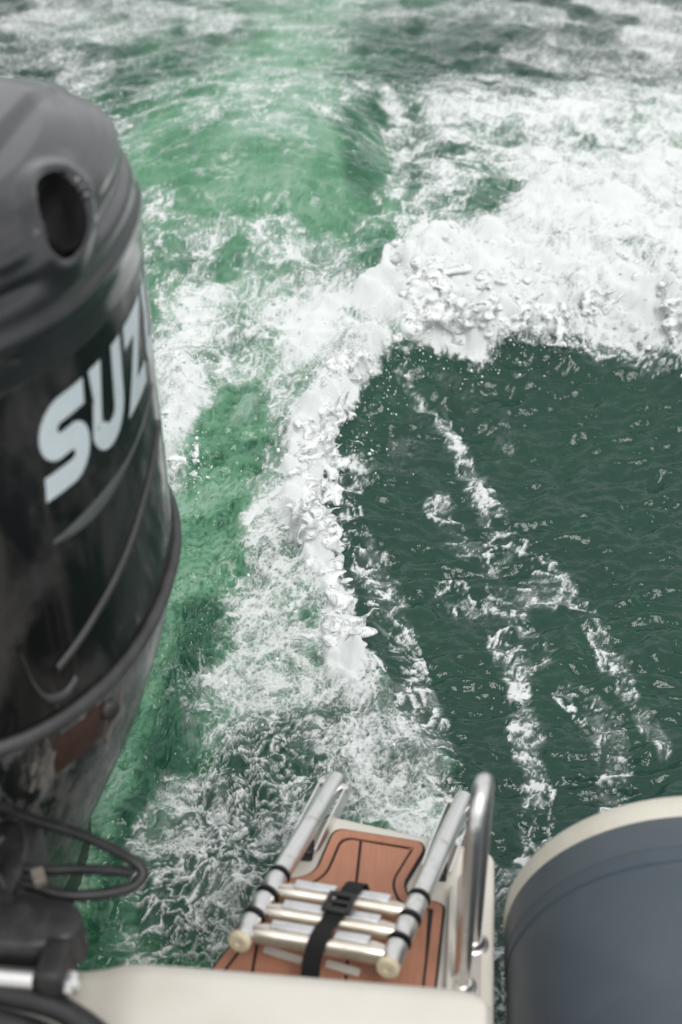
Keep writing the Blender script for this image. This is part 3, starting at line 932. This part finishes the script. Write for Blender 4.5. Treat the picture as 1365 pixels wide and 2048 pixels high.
PX = lambda a, c: on_level(a, c, PZ + 0.004)[:2]
teak_raw = np.array([PX(668, 1655), PX(846, 1684), PX(853, 1702), PX(811, 1772), PX(822, 1797), PX(872, 1802), PX(892, 1812), PX(866, 2060), PX(380, 2040), PX(425, 1935), PX(560, 1760), PX(612, 1752), PX(632, 1738)])
teak_r = np.array([.02, .016, .012, .02, .02, .008, .012, 0, 0, .01, .015, .015, .02])
teak_out = rounded(teak_raw, teak_r)
G = Geo(); G.prism(teak_out, PZ + 0.0005, PZ + 0.0055, 0.001)
pad = G.build('foam_pad', M['caulk'], boat, True, 40)


def sheet(name, poly, z0, z1, mat, parent):
    G_ = Geo(); G_.prism(poly, z0, z1, 0.0012)
    return G_.build(name, mat, parent, False)


ring_o = rounded(inset(teak_raw, 0.0042), teak_r)
ring_i = rounded(inset(teak_raw, 0.0175), teak_r)
field = rounded(inset(teak_raw, 0.0215), teak_r)
ZT = PZ + 0.0085
# the border strip: quads between two outlines
nrg = len(ring_o)
rv = [(x, y, PZ + .005) for x, y in ring_o] + [(x, y, ZT) for x, y in ring_o] + [(x, y, ZT) for x, y in ring_i] + [(x, y, PZ + .005) for x, y in ring_i]
rf = []
for k in range(nrg):
    k2 = (k + 1) % nrg
    for a in range(4):
        c = (a + 1) % 4
        rf.append((a * nrg + k, a * nrg + k2, c * nrg + k2, c * nrg + k))
mesh_obj('teak_border', rv, rf, M['teak'], pad, False)
# planks: the field cut by the caulk lines, which run fore and aft
cuts = [-0.40, -0.245, -0.112, 0.0, 0.08]
ysplit = PX(712, 1800)[1]
for a, c in zip(cuts[:-1], cuts[1:]):
    pl = clip(field, np.array([1.0, 0]), a + 0.0021)
    if pl is None: continue
    pl = clip(pl, np.array([-1.0, 0]), -(c - 0.0021))
    if pl is not None and abs(area2(pl)) > 1e-4:
        sheet('teak_plank', pl, PZ + 0.005, ZT, M['teak'], pad)

# two white inserts in the pad under the ladder
for p0, p1 in (((528, 1903), (604, 1927)), ((652, 1932), (720, 1951))):
    a, c = PX(*p0), PX(*p1)
    dr = (c - a) / np.linalg.norm(c - a); nr_ = np.array([-dr[1], dr[0]])
    q = rounded([a - nr_ * .006, c - nr_ * .006, c + nr_ * .006, a + nr_ * .006], .003, 3)
    G = Geo(); G.prism(q, PZ + .006, ZT + .004, .001); G.build('white_insert', M['gelcoat'], platform)
# grey anti-slip strip and raised rib beside the grab rail
gs = rounded([(0.042, 1.03), (0.078, 1.03), (0.078, 1.435), (0.060, 1.445), (0.042, 1.435)], .008, 4)
G = Geo(); G.prism(gs, PZ + .0005, PZ + .004, .001); G.build('grey_anti_slip_strip', M['gelcoat_grey'], platform)
gs = rounded([(0.0285, 1.03), (0.0375, 1.03), (0.0375, 1.40), (0.0285, 1.40)], .003, 4)
G = Geo(); G.prism(gs, PZ + .0005, PZ + .022, .003); G.build('raised_rib', M['gelcoat'], platform)

# inflatable tube
TX, TZ, TR, TY = 0.389, 0.254, 0.2755, 1.40


def tube_shell(name, segs, mat, parent, n=96):
    vv, ff = [], []
    for y, r in segs:
        for k in range(n):
            a = 2 * pi * k / n
            vv.append((TX + r * cos(a), y, TZ + r * sin(a)))
    for i in range(len(segs) - 1):
        for k in range(n):
            k2 = (k + 1) % n
            ff.append((i * n + k, i * n + k2, (i + 1) * n + k2, (i + 1) * n + k))
    return mesh_obj(name, vv, ff, mat, parent, True, 40)


R0 = TR - 0.003
tube = tube_shell('inflatable_tube', [(-2.5, R0), (-1.0, R0), (0.0, R0), (0.8, R0), (1.20, R0), (1.388, R0), (1.3885, R0 - .02), (1.395, R0 - .06), (1.415, R0 - .12), (1.425, R0 - .2), (1.428, 0.002)], M['pvc'], boat)
tube_shell('rim_band', [(1.364, R0 - .002), (1.364, TR - .0005), (1.366, TR), (1.384, TR + .002), (1.398, TR), (1.404, TR - .004), (1.404, R0 - .035)], M['cream_pvc'], tube)
tube_shell('seam_tape', [(1.289, R0), (1.2895, R0 + .0022), (1.3635, R0 + .0022), (1.3636, R0)], M['pvc_tape'], tube)
tube_shell('seam_tape', [(1.3125, R0 + .002), (1.313, R0 + .0032), (1.3632, R0 + .0032), (1.3634, R0 + .002)], M['pvc'], tube)

# ------------------------------------------------------------------ folded boarding ladder
A, B, Cc, Dd = [np.array(p) for p in ((-.160, 1.602, .297), (.046, 1.585, .292), (-.258, 1.214, .373), (-.052, 1.197, .365))]
ladder = thing('boarding_ladder', 'folded telescopic stainless boarding ladder strapped down on brown teak platform', 'ladder', (-0.1, 1.4, PZ))
rail_dir = (A - Cc) / np.linalg.norm(A - Cc)
for p_aft, p_fore in ((A, Cc), (B, Dd)):
    ax = p_fore - p_aft
    L = np.linalg.norm(ax)
    ax = ax / L
    G = Geo()
    G.lathe(p_aft, ax, [(0, .006), (0, .0115), (.0025, .0150), (.004, .0154), (L * .62, .0154), (L * .62, .0135)], 28)
    rail = G.build('rail', M['steel'], ladder)
    # telescoped stages showing as collars at the fore end
    for f0, f1, rr in ((.645, .735, .0160), (.765, .855, .0162), (.885, .985, .0160)):
        G = Geo(); G.lathe(p_aft, ax, [(L * f0, .011), (L * f0, rr - .001), (L * f0 + .002, rr), (L * f1 - .002, rr), (L * f1, rr - .001), (L * f1, .011)], 24)
        G.build('collar', M['steel'], rail)
    for f0 in (.622, .737, .857):
        G = Geo(); G.lathe(p_aft, ax, [(L * f0, .011), (L * f0, .0170), (L * f0 + .003, .0174), (L * f0 + .0055, .0170), (L * f0 + .0055, .011)], 24)
        G.build('black_ring', M['rubber'], rail)
    G = Geo(); G.lathe(p_aft, ax, [(L * .985, .010), (L * .985, .0164), (L * 1.002, .0164), (L * 1.008, .0135), (L * 1.008, .0052), (L * 1.0, .0050), (L * .999, .0001)], 24)
    G.build('end_cap', M['ivory'], rail)
    # hinge plates either side of the rail
    side = np.cross(ax, [0, 0, 1.0]); side /= np.linalg.norm(side)
    upd = np.cross(side, ax)
    for sg_ in (-1, 1):
        c0 = p_aft + side * sg_ * .0215 + np.array([0, 0, -.012])
        pts = [(-.004, -.010), (.016, -.020), (.150, -.020), (.165, -.006), (.12, .004), (.03, .016), (.004, .014)]
        vv = []
        for o_ in (-.0016, .0016):
            for u_, w_ in pts:
                vv.append(c0 + ax * u_ + np.array([0, 0, 1.0]) * w_ + side * o_)
        k_ = len(pts)
        ff = [tuple(range(k_)), tuple(range(2 * k_ - 1, k_ - 1, -1))] + [(i, (i + 1) % k_, k_ + (i + 1) % k_, k_ + i) for i in range(k_)]
        mesh_obj('hinge_plate', vv, ff, M['steel'], rail, False)
    G = Geo(); G.lathe(p_aft + ax * .02 - side * .026, side, [(0, .005), (.002, .007), (.05, .007), (.052, .005)], 14)
    G.build('hinge_bolt', M['steel'], rail)
    G = Geo(); G.box(p_aft + ax * .155 + np.array([0, 0, -.034]), (.03, .03, .022), bev=.004)
    G.build('rubber_rest', M['rubber'], rail)
# rungs
acr = (B - A) / np.linalg.norm(B - A)
W = np.linalg.norm(B - A)
upn = np.cross(acr, (Cc - A)); upn /= np.linalg.norm(upn)
if upn[2] < 0: upn = -upn
lng = (Cc - A); LL = np.linalg.norm(lng); lng = lng / LL
for f_, r_, drop in ((.715, .0132, .0), (.828, .0132, .0), (.942, .0148, .0)):
    p0 = A + lng * LL * f_
    G = Geo(); G.lathe(p0 + acr * .012, acr, [(0, .008), (.0, r_ * .85), (.016, r_ * 1.06), (.03, r_), (W - .054, r_), (W - .040, r_ * 1.06), (W - .024, r_ * .85), (W - .024, .008)], 20)
    rung = G.build('rung', M['rung_metal'], ladder)
    # flat treads
    Rm = np.stack([acr, -lng, upn], 1)
    for t0, t1 in ((.034, .094), (.124, .172)):
        G = Geo(); G.box(p0 + acr * (t0 + t1) / 2 + upn * (r_ + .0010) + lng * -.004, (t1 - t0, .0165, .006), Rm, .0012)
        G.build('tread', M['steel_bright'], rung)
# strap
sc_ = lambda f_, across, h: A + lng * LL * f_ + acr * across + upn * h
path = smooth_path([sc_(.58, .119, -.036), sc_(.605, .119, -.010), sc_(.645, .118, .0140), sc_(.705, .116, .0222), sc_(.765, .114, .0200), sc_(.825, .112, .0222), sc_(.885, .110, .0208), sc_(.942, .108, .0236), sc_(.99, .106, .013), sc_(1.01, .104, -.012), sc_(1.02, .104, -.040)], 8)


def ribbon(path, wdir, w, t, upv_):
    vv, ff = [], []
    for i, p in enumerate(path):
        tg = path[min(i + 1, len(path) - 1)] - path[max(i - 1, 0)]
        tg = tg / np.linalg.norm(tg)
        nn_ = np.cross(wdir, tg); nn_ /= np.linalg.norm(nn_)
        for a, c in ((-1, -1), (1, -1), (1, 1), (-1, 1)):
            vv.append(p + wdir * a * w / 2 + nn_ * c * t / 2)
    for i in range(len(path) - 1):
        for k in range(4):
            k2 = (k + 1) % 4
            ff.append((i * 4 + k, i * 4 + k2, i * 4 + 4 + k2, i * 4 + 4 + k))
    ff.append((0, 1, 2, 3)); ff.append(tuple(4 * (len(path) - 1) + k for k in (3, 2, 1, 0)))
    return vv, ff


v_, f_ = ribbon(path, acr, .026, .0022, upn)
strap = mesh_obj('strap', v_, f_, M['webbing'], ladder, True, 30)
# buckle: a frame with a slot
Rm = np.stack([acr, -lng, upn], 1)
G = Geo()
bc = sc_(.80, .1115, .0275)
for off, size in (((-.0165, 0, 0), (.007, .040, .007)), ((.0165, 0, 0), (.007, .040, .007)), ((0, .017, 0), (.030, .009, .0066)), ((0, -.017, 0), (.030, .009, .0066)), ((0, .002, -.001), (.030, .006, .005))):
    G.box(bc + Rm @ np.array(off), size, Rm, .0018)
G.build('buckle', M['rubber'], strap)

# ------------------------------------------------------------------ grab rail
gb = on_level(923, 1975, PZ)
grab = thing('grab_rail', 'upright bent stainless grab rail beside the folded ladder', 'grab rail', (gb[0], gb[1], PZ))
ht = .365
b2 = gb + np.array([.014, .075, 0])
pp = [gb, gb + [0, 0, ht - .06]]
for k in range(0, 9):
    a = pi * k / 8
    c = (gb + b2) / 2 + np.array([0, 0, ht - .05])
    pp.append(c + (gb - b2) / 2 * cos(a) + np.array([0, 0, .05 * sin(a)]))
pp += [b2 + [0, 0, ht - .06], b2]
dense = []
for a, c in zip(pp[:-1], pp[1:]):
    for k in range(4): dense.append(np.array(a) + (np.array(c) - np.array(a)) * k / 4)
dense.append(np.array(pp[-1]))
G = Geo(); G.tube(dense, .0116, 22); G.build('bent_tube', M['steel'], grab)
for q in (gb, b2):
    G = Geo(); G.lathe(q, (0, 0, 1), [(0.0005, .024), (.003, .024), (.006, .018), (.012, .0155), (.014, .0138)], 24); G.build('base_flange', M['steel'], grab)

# ------------------------------------------------------------------ outboard motor
motor = thing('outboard_motor', 'large black outboard motor with silver lettering, salt stained, at the stern', 'outboard motor', (-0.65, 1.5, 0.0))
SEC = np.array([
    # z, centre y, half width, half length, squareness
    [-.30, 1.62, .030, .12, 2.0], [-.02, 1.60, .040, .14, 2.0], [.10, 1.58, .052, .17, 2.1], [.20, 1.565, .078, .215, 2.1], [.27, 1.56, .105, .25, 2.1], [.37, 1.56, .148, .295, 2.1], [.485, 1.56, .193, .335, 2.15],
    [.61, 1.555, .231, .356, 2.15], [.67, 1.555, .243, .363, 2.15], [.72, 1.555, .247, .367, 2.15], [.90, 1.55, .245, .362, 2.15], [1.08, 1.54, .244, .357, 2.15], [1.16, 1.538, .243, .354, 2.15], [1.20, 1.536, .243, .352, 2.15],
    [1.25, 1.532, .241, .346, 2.2], [1.29, 1.527, .237, .335, 2.25], [1.325, 1.52, .229, .318, 2.3], [1.355, 1.51, .214, .290, 2.4], [1.375, 1.50, .190, .252, 2.4], [1.388, 1.495, .150, .20, 2.4], [1.394, 1.49, .095, .13, 2.4], [1.396, 1.49, .05, .07, 2.2], [1.397, 1.49, .004, .006, 2.0]])
ECX = -.65


def sec(z):
    return [np.interp(z, SEC[:, 0], SEC[:, i]) for i in range(1, 5)]


def hull_pt(th, z, off=0.0):
    cy, a, c, e = sec(z)
    ct, st = cos(th), sin(th)
    return np.array([ECX + (a + off) * math.copysign(abs(ct) ** (2 / e), ct), cy + (c + off) * math.copysign(abs(st) ** (2 / e), st), z])


def smooth_sec(z):
    # Catmull-like smoothing of the section table
    w, t = 0, 0
    r = []
    for i in range(1, 5):
        acc = 0
        for dz, wt in ((-.02, .25), (0, .5), (.02, .25)):
            acc += wt * np.interp(min(max(z + dz, -.3), 1.397), SEC[:, 0], SEC[:, i])
        r.append(acc)
    return r


def loft(z0, z1, nz, off=0.0, nth=200, zs=None):
    zs = np.linspace(z0, z1, nz) if zs is None else zs
    vv = []
    for z in zs:
        for k in range(nth):
            vv.append(hull_pt(2 * pi * k / nth, z, off(z) if callable(off) else off))
    ff = []
    for i in range(len(zs) - 1):
        for k in range(nth):
            k2 = (k + 1) % nth
            ff.append((i * nth + k, i * nth + k2, (i + 1) * nth + k2, (i + 1) * nth + k))
    ff.append(tuple(range(nth - 1, -1, -1)))
    ff.append(tuple((len(zs) - 1) * nth + k for k in range(nth)))
    return np.array(vv), ff


v, f = loft(.12, .712, 40); lower = mesh_obj('lower_cover', v, f, M['cowl_salt'], motor, True, 60)
v, f = loft(.728, 1.215, 40); cowl = mesh_obj('engine_cowl', v, f, M['cowl_black'], motor, True, 60)

# rubber seal between the covers
vv, ff = [], []
nth, nr2 = 200, 10
for k in range(nth):
    th = 2 * pi * k / nth
    p = hull_pt(th, .72)
    o_ = p - np.array([ECX, sec(.72)[0], .72]); o_ /= np.linalg.norm(o_)
    for j in range(nr2):
        a = 2 * pi * j / nr2
        vv.append(p + o_ * (.003 + .0095 * cos(a)) + np.array([0, 0, .0115 * sin(a)]))
for k in range(nth):
    for j in range(nr2):
        k2, j2 = (k + 1) % nth, (j + 1) % nr2
        ff.append((k * nr2 + j, k2 * nr2 + j, k2 * nr2 + j2, k * nr2 + j2))
mesh_obj('rubber_seal', vv, ff, M['seal'], motor)

# top cover with shoulder ridges and the air intake
zs = np.concatenate([np.linspace(1.205, 1.345, 90), 1.345 + (1.397 - 1.345) * (1 - (1 - np.linspace(0, 1, 90)[1:]) ** 2)])


def top_off(z):
    o_ = .004 * sstep(1.205, 1.212, z)
    o_ += -.010 * sstep(1.205, 1.200, z)
    return float(o_)


v, f = loft(0, 0, 0, top_off, 300, zs)
cen = np.array([ECX, 1.59, 1.28])
def ray_hit(px, py, pts):
    r = fwv + rtv * (px - PPX) / FOCAL_PX - upv * (py - PPY) / FOCAL_PX
    r = r / np.linalg.norm(r)
    q = pts - EYE
    t = q @ r
    dd = np.linalg.norm(q - t[:, None] * r, axis=1)
    near = np.nonzero(dd < .008)[0]
    return near[np.argmin(t[near])]


ih = v[ray_hit(143, 424, v)].copy()
nrm = np.array([.74, -.16, .62]); nrm /= np.linalg.norm(nrm)
ua = np.cross([0, 0, 1.0], nrm); ua /= np.linalg.norm(ua)       # along the shoulder
wa = np.cross(nrm, ua)
ua, wa = cos(.5) * ua + sin(.5) * wa, cos(.5) * wa - sin(.5) * ua
r0_ = v - ih
clear = sstep(1.3, 2.4, np.sqrt((r0_ @ ua / .056) ** 2 + (r0_ @ wa / .034) ** 2))
# shoulder ridges: raised bands that run round the top
for ang_n, (zc, wz, hgt) in enumerate(((1.262, .014, .006), (1.312, .009, -.008), (1.345, .008, .007), (1.374, .006, -.006))):
    dd = np.exp(-((v[:, 2] - zc) / wz) ** 2)
    nr_ = v - cen; nr_ /= np.linalg.norm(nr_, axis=1)[:, None]
    v = v + nr_ * (dd * hgt * clear)[:, None]
# raised spine along the top, with a step down on both sides
sp = sstep(.125, .105, np.abs(v[:, 0] - ECX)) * sstep(1.31, 1.35, v[:, 2])
v[:, 2] += sp * .008
sp = sstep(.062, .050, np.abs(v[:, 0] - ECX)) * sstep(1.35, 1.37, v[:, 2])
v[:, 2] -= sp * .006


rel = v - ih
pu, pw, pn = rel @ ua, rel @ wa, rel @ nrm
rho = np.sqrt((pu / .056) ** 2 + (pw / .033) ** 2)
loc_m = np.abs(pn) < .12
rim = np.exp(-((rho - 1.25) / .22) ** 2) * .009 * loc_m
hole = sstep(1.04, .86, rho) * .085 * loc_m
v = v + nrm * (rim - hole)[:, None]
top = mesh_obj('top_cover', v, f, M['cowl_top'], motor, True, 70)
# duct walls inside the intake
vv, ff = [], []
nk = 40
for dep, sc2 in ((.004, .93), (.03, .92), (.075, .85)):
    for k in range(nk):
        a = 2 * pi * k / nk
        vv.append(ih + ua * .056 * sc2 * cos(a) + wa * .033 * sc2 * sin(a) - nrm * dep)
for i in range(2):
    for k in range(nk):
        k2 = (k + 1) % nk
        ff.append((i * nk + k, i * nk + k2, (i + 1) * nk + k2, (i + 1) * nk + k))
ff.append(tuple(2 * nk + k for k in range(nk)))
duct = mesh_obj('air_intake', vv, ff, M['duct'], motor)
G = Geo()
Rb = np.stack([ua, wa, nrm], 1) @ np.array(Matrix.Rotation(.5, 3, 'X') @ Matrix.Rotation(.35, 3, 'Y'))
G.box(ih - nrm * .045 + ua * .012 + wa * .004, (.07, .030, .006), Rb, .001); G.build('intake_baffle', M['cowl_top'], duct)

# lettering: strokes laid on the curved flank
def arc_table(z):
    th = np.linspace(-pi / 2, pi / 2, 600)
    P = np.array([hull_pt(t, z) for t in th])
    L_ = np.concatenate([[0], np.cumsum(np.linalg.norm(np.diff(P, axis=0), axis=1))])
    return th, L_


TH, TL = arc_table(1.0)


def flank(sv, z, off):
    """point on the flank: sv metres from the front centre line towards aft, at height z"""
    return hull_pt(np.interp(sv, TL, TH), z, off)


def stroke(pts, w, n=10):
    """a mitred strip along a 2d polyline, finely cut so that it can bend"""
    P = np.array(pts, float)
    m_ = len(P)
    L_, R_ = [], []
    for i in range(m_):
        if i == 0: t0 = t1 = P[1] - P[0]
        elif i == m_ - 1: t0 = t1 = P[-1] - P[-2]
        else: t0, t1 = P[i] - P[i - 1], P[i + 1] - P[i]
        t0, t1 = t0 / np.linalg.norm(t0), t1 / np.linalg.norm(t1)
        n0, n1 = np.array([-t0[1], t0[0]]), np.array([-t1[1], t1[0]])
        b_ = n0 + n1; b_ /= np.linalg.norm(b_)
        k = w / 2 / max(.5, b_ @ n0)
        L_.append(P[i] + b_ * k); R_.append(P[i] - b_ * k)
    vv, ff = [], []
    for i in range(m_ - 1):
        for q in range(n + (1 if i == m_ - 2 else 0)):
            t = q / n
            a, c = L_[i] * (1 - t) + L_[i + 1] * t, R_[i] * (1 - t) + R_[i + 1] * t
            for j in range(5): vv.append(a + (c - a) * j / 4)
    rows_ = len(vv) // 5
    for i in range(rows_ - 1):
        for j in range(4): ff.append((i * 5 + j, i * 5 + j + 1, i * 5 + 6 + j, i * 5 + 5 + j))
    return vv, ff


def arcp(cx, cy, rx, ry, a0, a1, n=9):
    return [(cx + rx * cos(radians(a0 + (a1 - a0) * k / n)), cy + ry * sin(radians(a0 + (a1 - a0) * k / n))) for k in range(n + 1)]


SW = .265
LET = {
    'S': ([[(.74, .865)] + [(.36, .865)] + arcp(.33, .68, .19, .185, 100, 260) + [(.47, .5)] + arcp(.48, .32, .19, .185, 80, -80) + [(.06, .135)]], SW, .84),
    'U': ([[(.15, 1.0), (.15, .38)] + arcp(.42, .38, .27, .25, 180, 360, 12) + [(.69, 1.0)]], SW, .94),
    'Z': ([[(.02, .875), (.60, .875), (.20, .125), (.82, .125)]], .25, .92),
    'K': ([[(.15, 0), (.15, 1.0)], [(.285, .42), (.72, 1.0)], [(.40, .50), (.78, 0)]], .25, .94),
    'I': ([[(.15, 0), (.15, 1.0)]], SW, .4),
}
LH, S0, LZ, SLANT, RISE = .122, .218, 1.045, .12, .02
pen = 0.0
for ch in 'SUZUKI':
    strokes, w, adv = LET[ch]
    vv, ff = [], []
    for li, st in enumerate(strokes):
        a, c = stroke(st, w)
        nb = len(vv)
        for x, y in a:
            sx = S0 + (pen + x + SLANT * y) * LH * .92
            vv.append(flank(sx, LZ + y * LH + RISE * (sx - S0), .0012 + li * .0003))
        ff += [tuple(i + nb for i in q) for q in c]
    mesh_obj('letter', vv, ff, M['decal_silver'], cowl)
    pen += adv
# swoosh and crease stripes on the flank
def flank_strip(name, pts, wfun, mat, off=.0012, parent=cowl):
    P = smooth_path([(a, c, 0) for a, c in pts], 14)[:, :2]
    vv, ff = [], []
    for i, p in enumerate(P):
        w = wfun(i / (len(P) - 1))
        vv += [flank(p[0], p[1] - w / 2, .0003), flank(p[0], p[1] - w * .3, off), flank(p[0], p[1] + w * .3, off), flank(p[0], p[1] + w / 2, .0003)]
    for i in range(len(P) - 1):
        for j in range(3): ff.append((i * 4 + j, i * 4 + j + 1, i * 4 + 5 + j, i * 4 + 4 + j))
    return mesh_obj(name, vv, ff, mat, parent)


flank_strip('swoosh_stripe', [(.225, .985), (.28, .985), (.34, .99), (.42, 1.0), (.55, 1.02)], lambda t: .004 + .020 * sin(pi * min(1, t * 1.25)) ** 1.0 * (1 - .3 * t) if t < .8 else .008, M['decal_grey'])
flank_strip('moulded_crease', [(.20, .800), (.27, .835), (.36, .875), (.45, .915), (.56, .95)], lambda t: .012, M['seal'], .004)
flank_strip('moulded_crease', [(.155, .86), (.165, .80), (.180, .765), (.205, .755), (.225, .765)], lambda t: .014, M['seal'], .005)
# lower cover: badge, small lettering, latch
TH, TL = arc_table(.62)
flank_strip('model_badge', [(.170, .655), (.20, .655), (.245, .655), (.262, .655)], lambda t: .070, M['decal_brown'], .0012, lower)
for i_ in range(3):
    for j_ in range(2):
        G = Geo()
        a0 = .138 + i_ * .0135 - j_ * .003
        z0 = .645 - j_ * .034
        a, c = stroke([(a0, z0), (a0 + .006, z0 + .024)], .0065, 4)
        vv = [flank(x, y, .0014) for x, y in a]
        mesh_obj('faded_lettering', vv, c, M['decal_bone'], lower)
flank_strip('drain_rib', [(.27, .60), (.285, .63), (.30, .668)], lambda t: .012, M['decal_bone'], .003, lower)
lp = flank(.268, .668, .004); ln_ = lp - np.array([ECX, 1.56, .668]); ln_ /= np.linalg.norm(ln_)
G = Geo(); G.lathe(lp - ln_ * .004, ln_, [(0, .016), (.006, .0155), (.010, .012), (.012, .004)], 20); G.build('cowl_latch', M['black_cast'], lower)

# mounting: swivel bracket, clamp, tilt ram, drive leg
G = Geo()
G.box((-.65, 1.16, .40), (.22, .16, .34), bev=.02)
G.box((-.65, 1.28, .52), (.16, .22, .12), bev=.02)
G.build('swivel_bracket', M['black_cast'], motor)
for sx in (-1, 1):
    G = Geo(); G.box((-.65 + sx * .135, 1.10, .44), (.035, .20, .36), bev=.012); G.build('clamp_bracket', M['black_cast'], motor)
G = Geo(); G.lathe((-.60, 1.14, .25), (.1, .45, .55), [(0, .02), (.02, .026), (.22, .026), (.23, .014), (.34, .014), (.345, .01)], 18); G.build('tilt_ram', M['steel'], motor)
v, f = loft(-.30, .14, 14, 0, 80); mesh_obj('drive_leg', v, f, M['black_cast'], motor)
# bracket arm that carries the steering rod
arm = rounded([(-.72, .985), (-.445, .985), (-.405, 1.005), (-.398, 1.03), (-.420, 1.060), (-.72, 1.075)], .02, 5)
G = Geo(); G.prism(arm, .585, .640, .008); arm_o = G.build('steering_arm', M['black_cast'], motor, True, 40)
G = Geo(); G.box((-.423, .975, .612), (.032, .058, .060), bev=.008); G.build('rod_clamp', M['rubber'], motor)
G = Geo(); G.lathe((-.95, .964, .610), (1, 0, 0), [(0, .0125), (.505, .0125), (.507, .006)], 24); G.build('steering_rod', M['steel'], motor)
G = Geo(); G.lathe((-.408, .964, .610), (1, 0, 0), [(0, .009), (.0, .0135), (.008, .0145), (.013, .012), (.017, .006)], 6); G.build('rod_nut', M['steel'], motor)
G = Geo(); G.box((-.475, 1.098, .62), (.016, .024, .02), np.array(Matrix.Rotation(.5, 3, 'Z')), .003); G.build('cable_clip', M['decal_bone'], motor)
for a, c in (((-.56, 1.13, .62), (-.49, 1.06, .60)), ((-.50, 1.09, .61), (-.475, 1.05, .62)), ((-.56, 1.09, .61), (-.53, 1.14, .64))):
    G = Geo(); G.tube(smooth_path([a, (np.array(a) + np.array(c)) / 2 + [0, 0, .01], c], 6), .006, 10); G.build('link_rod', M['black_cast'], motor)
# rigging hoses looping out beside the motor
for nm, pts, r_, mt in (
        ('rigging_hose', [(-.60, 1.24, .60), (-.512, 1.192, .62), (-.433, 1.160, .632), (-.375, 1.135, .63), (-.352, 1.122, .62), (-.362, 1.106, .61), (-.40, 1.093, .607), (-.445, 1.085, .61), (-.49, 1.095, .61), (-.60, 1.13, .58)], .0072, 'rubber'),
        ('rigging_hose', [(-.60, 1.16, .59), (-.50, 1.120, .61), (-.43, 1.122, .615), (-.385, 1.122, .617), (-.365, 1.120, .617)], .0065, 'rubber'),
        ('thin_wire', [(-.57, 1.2, .63), (-.53, 1.185, .635), (-.505, 1.15, .635), (-.50, 1.12, .62)], .0012, 'rubber')):
    G = Geo(); G.tube(smooth_path(pts, 10), r_, 14); G.build(nm, M[mt], motor)

# ------------------------------------------------------------------ control cables lying on the splash well
for dz, pts in ((0, [(-.95, .99, .585), (-.60, .972, .592), (-.483, .955, .592), (-.43, .948, .590), (-.395, .938, .584), (-.36, .92, .575), (-.33, .895, .56), (-.29, .84, .535), (-.22, .72, .52)]),
                (1, [(-.95, .96, .57), (-.60, .945, .578), (-.49, .928, .578), (-.43, .918, .572), (-.39, .902, .566), (-.36, .88, .556), (-.32, .82, .535), (-.27, .70, .52)])):
    lab = ('thick black control cable curving over the cream transom, the aft one', 'black control cable curving over the cream transom, nearer the camera')[dz]
    G = Geo(); G.tube(smooth_path(pts, 10), (.0145, .016)[dz], 18)
    o = G.build('control_cable', M['rubber'])
    tag(o, lab, 'cable')
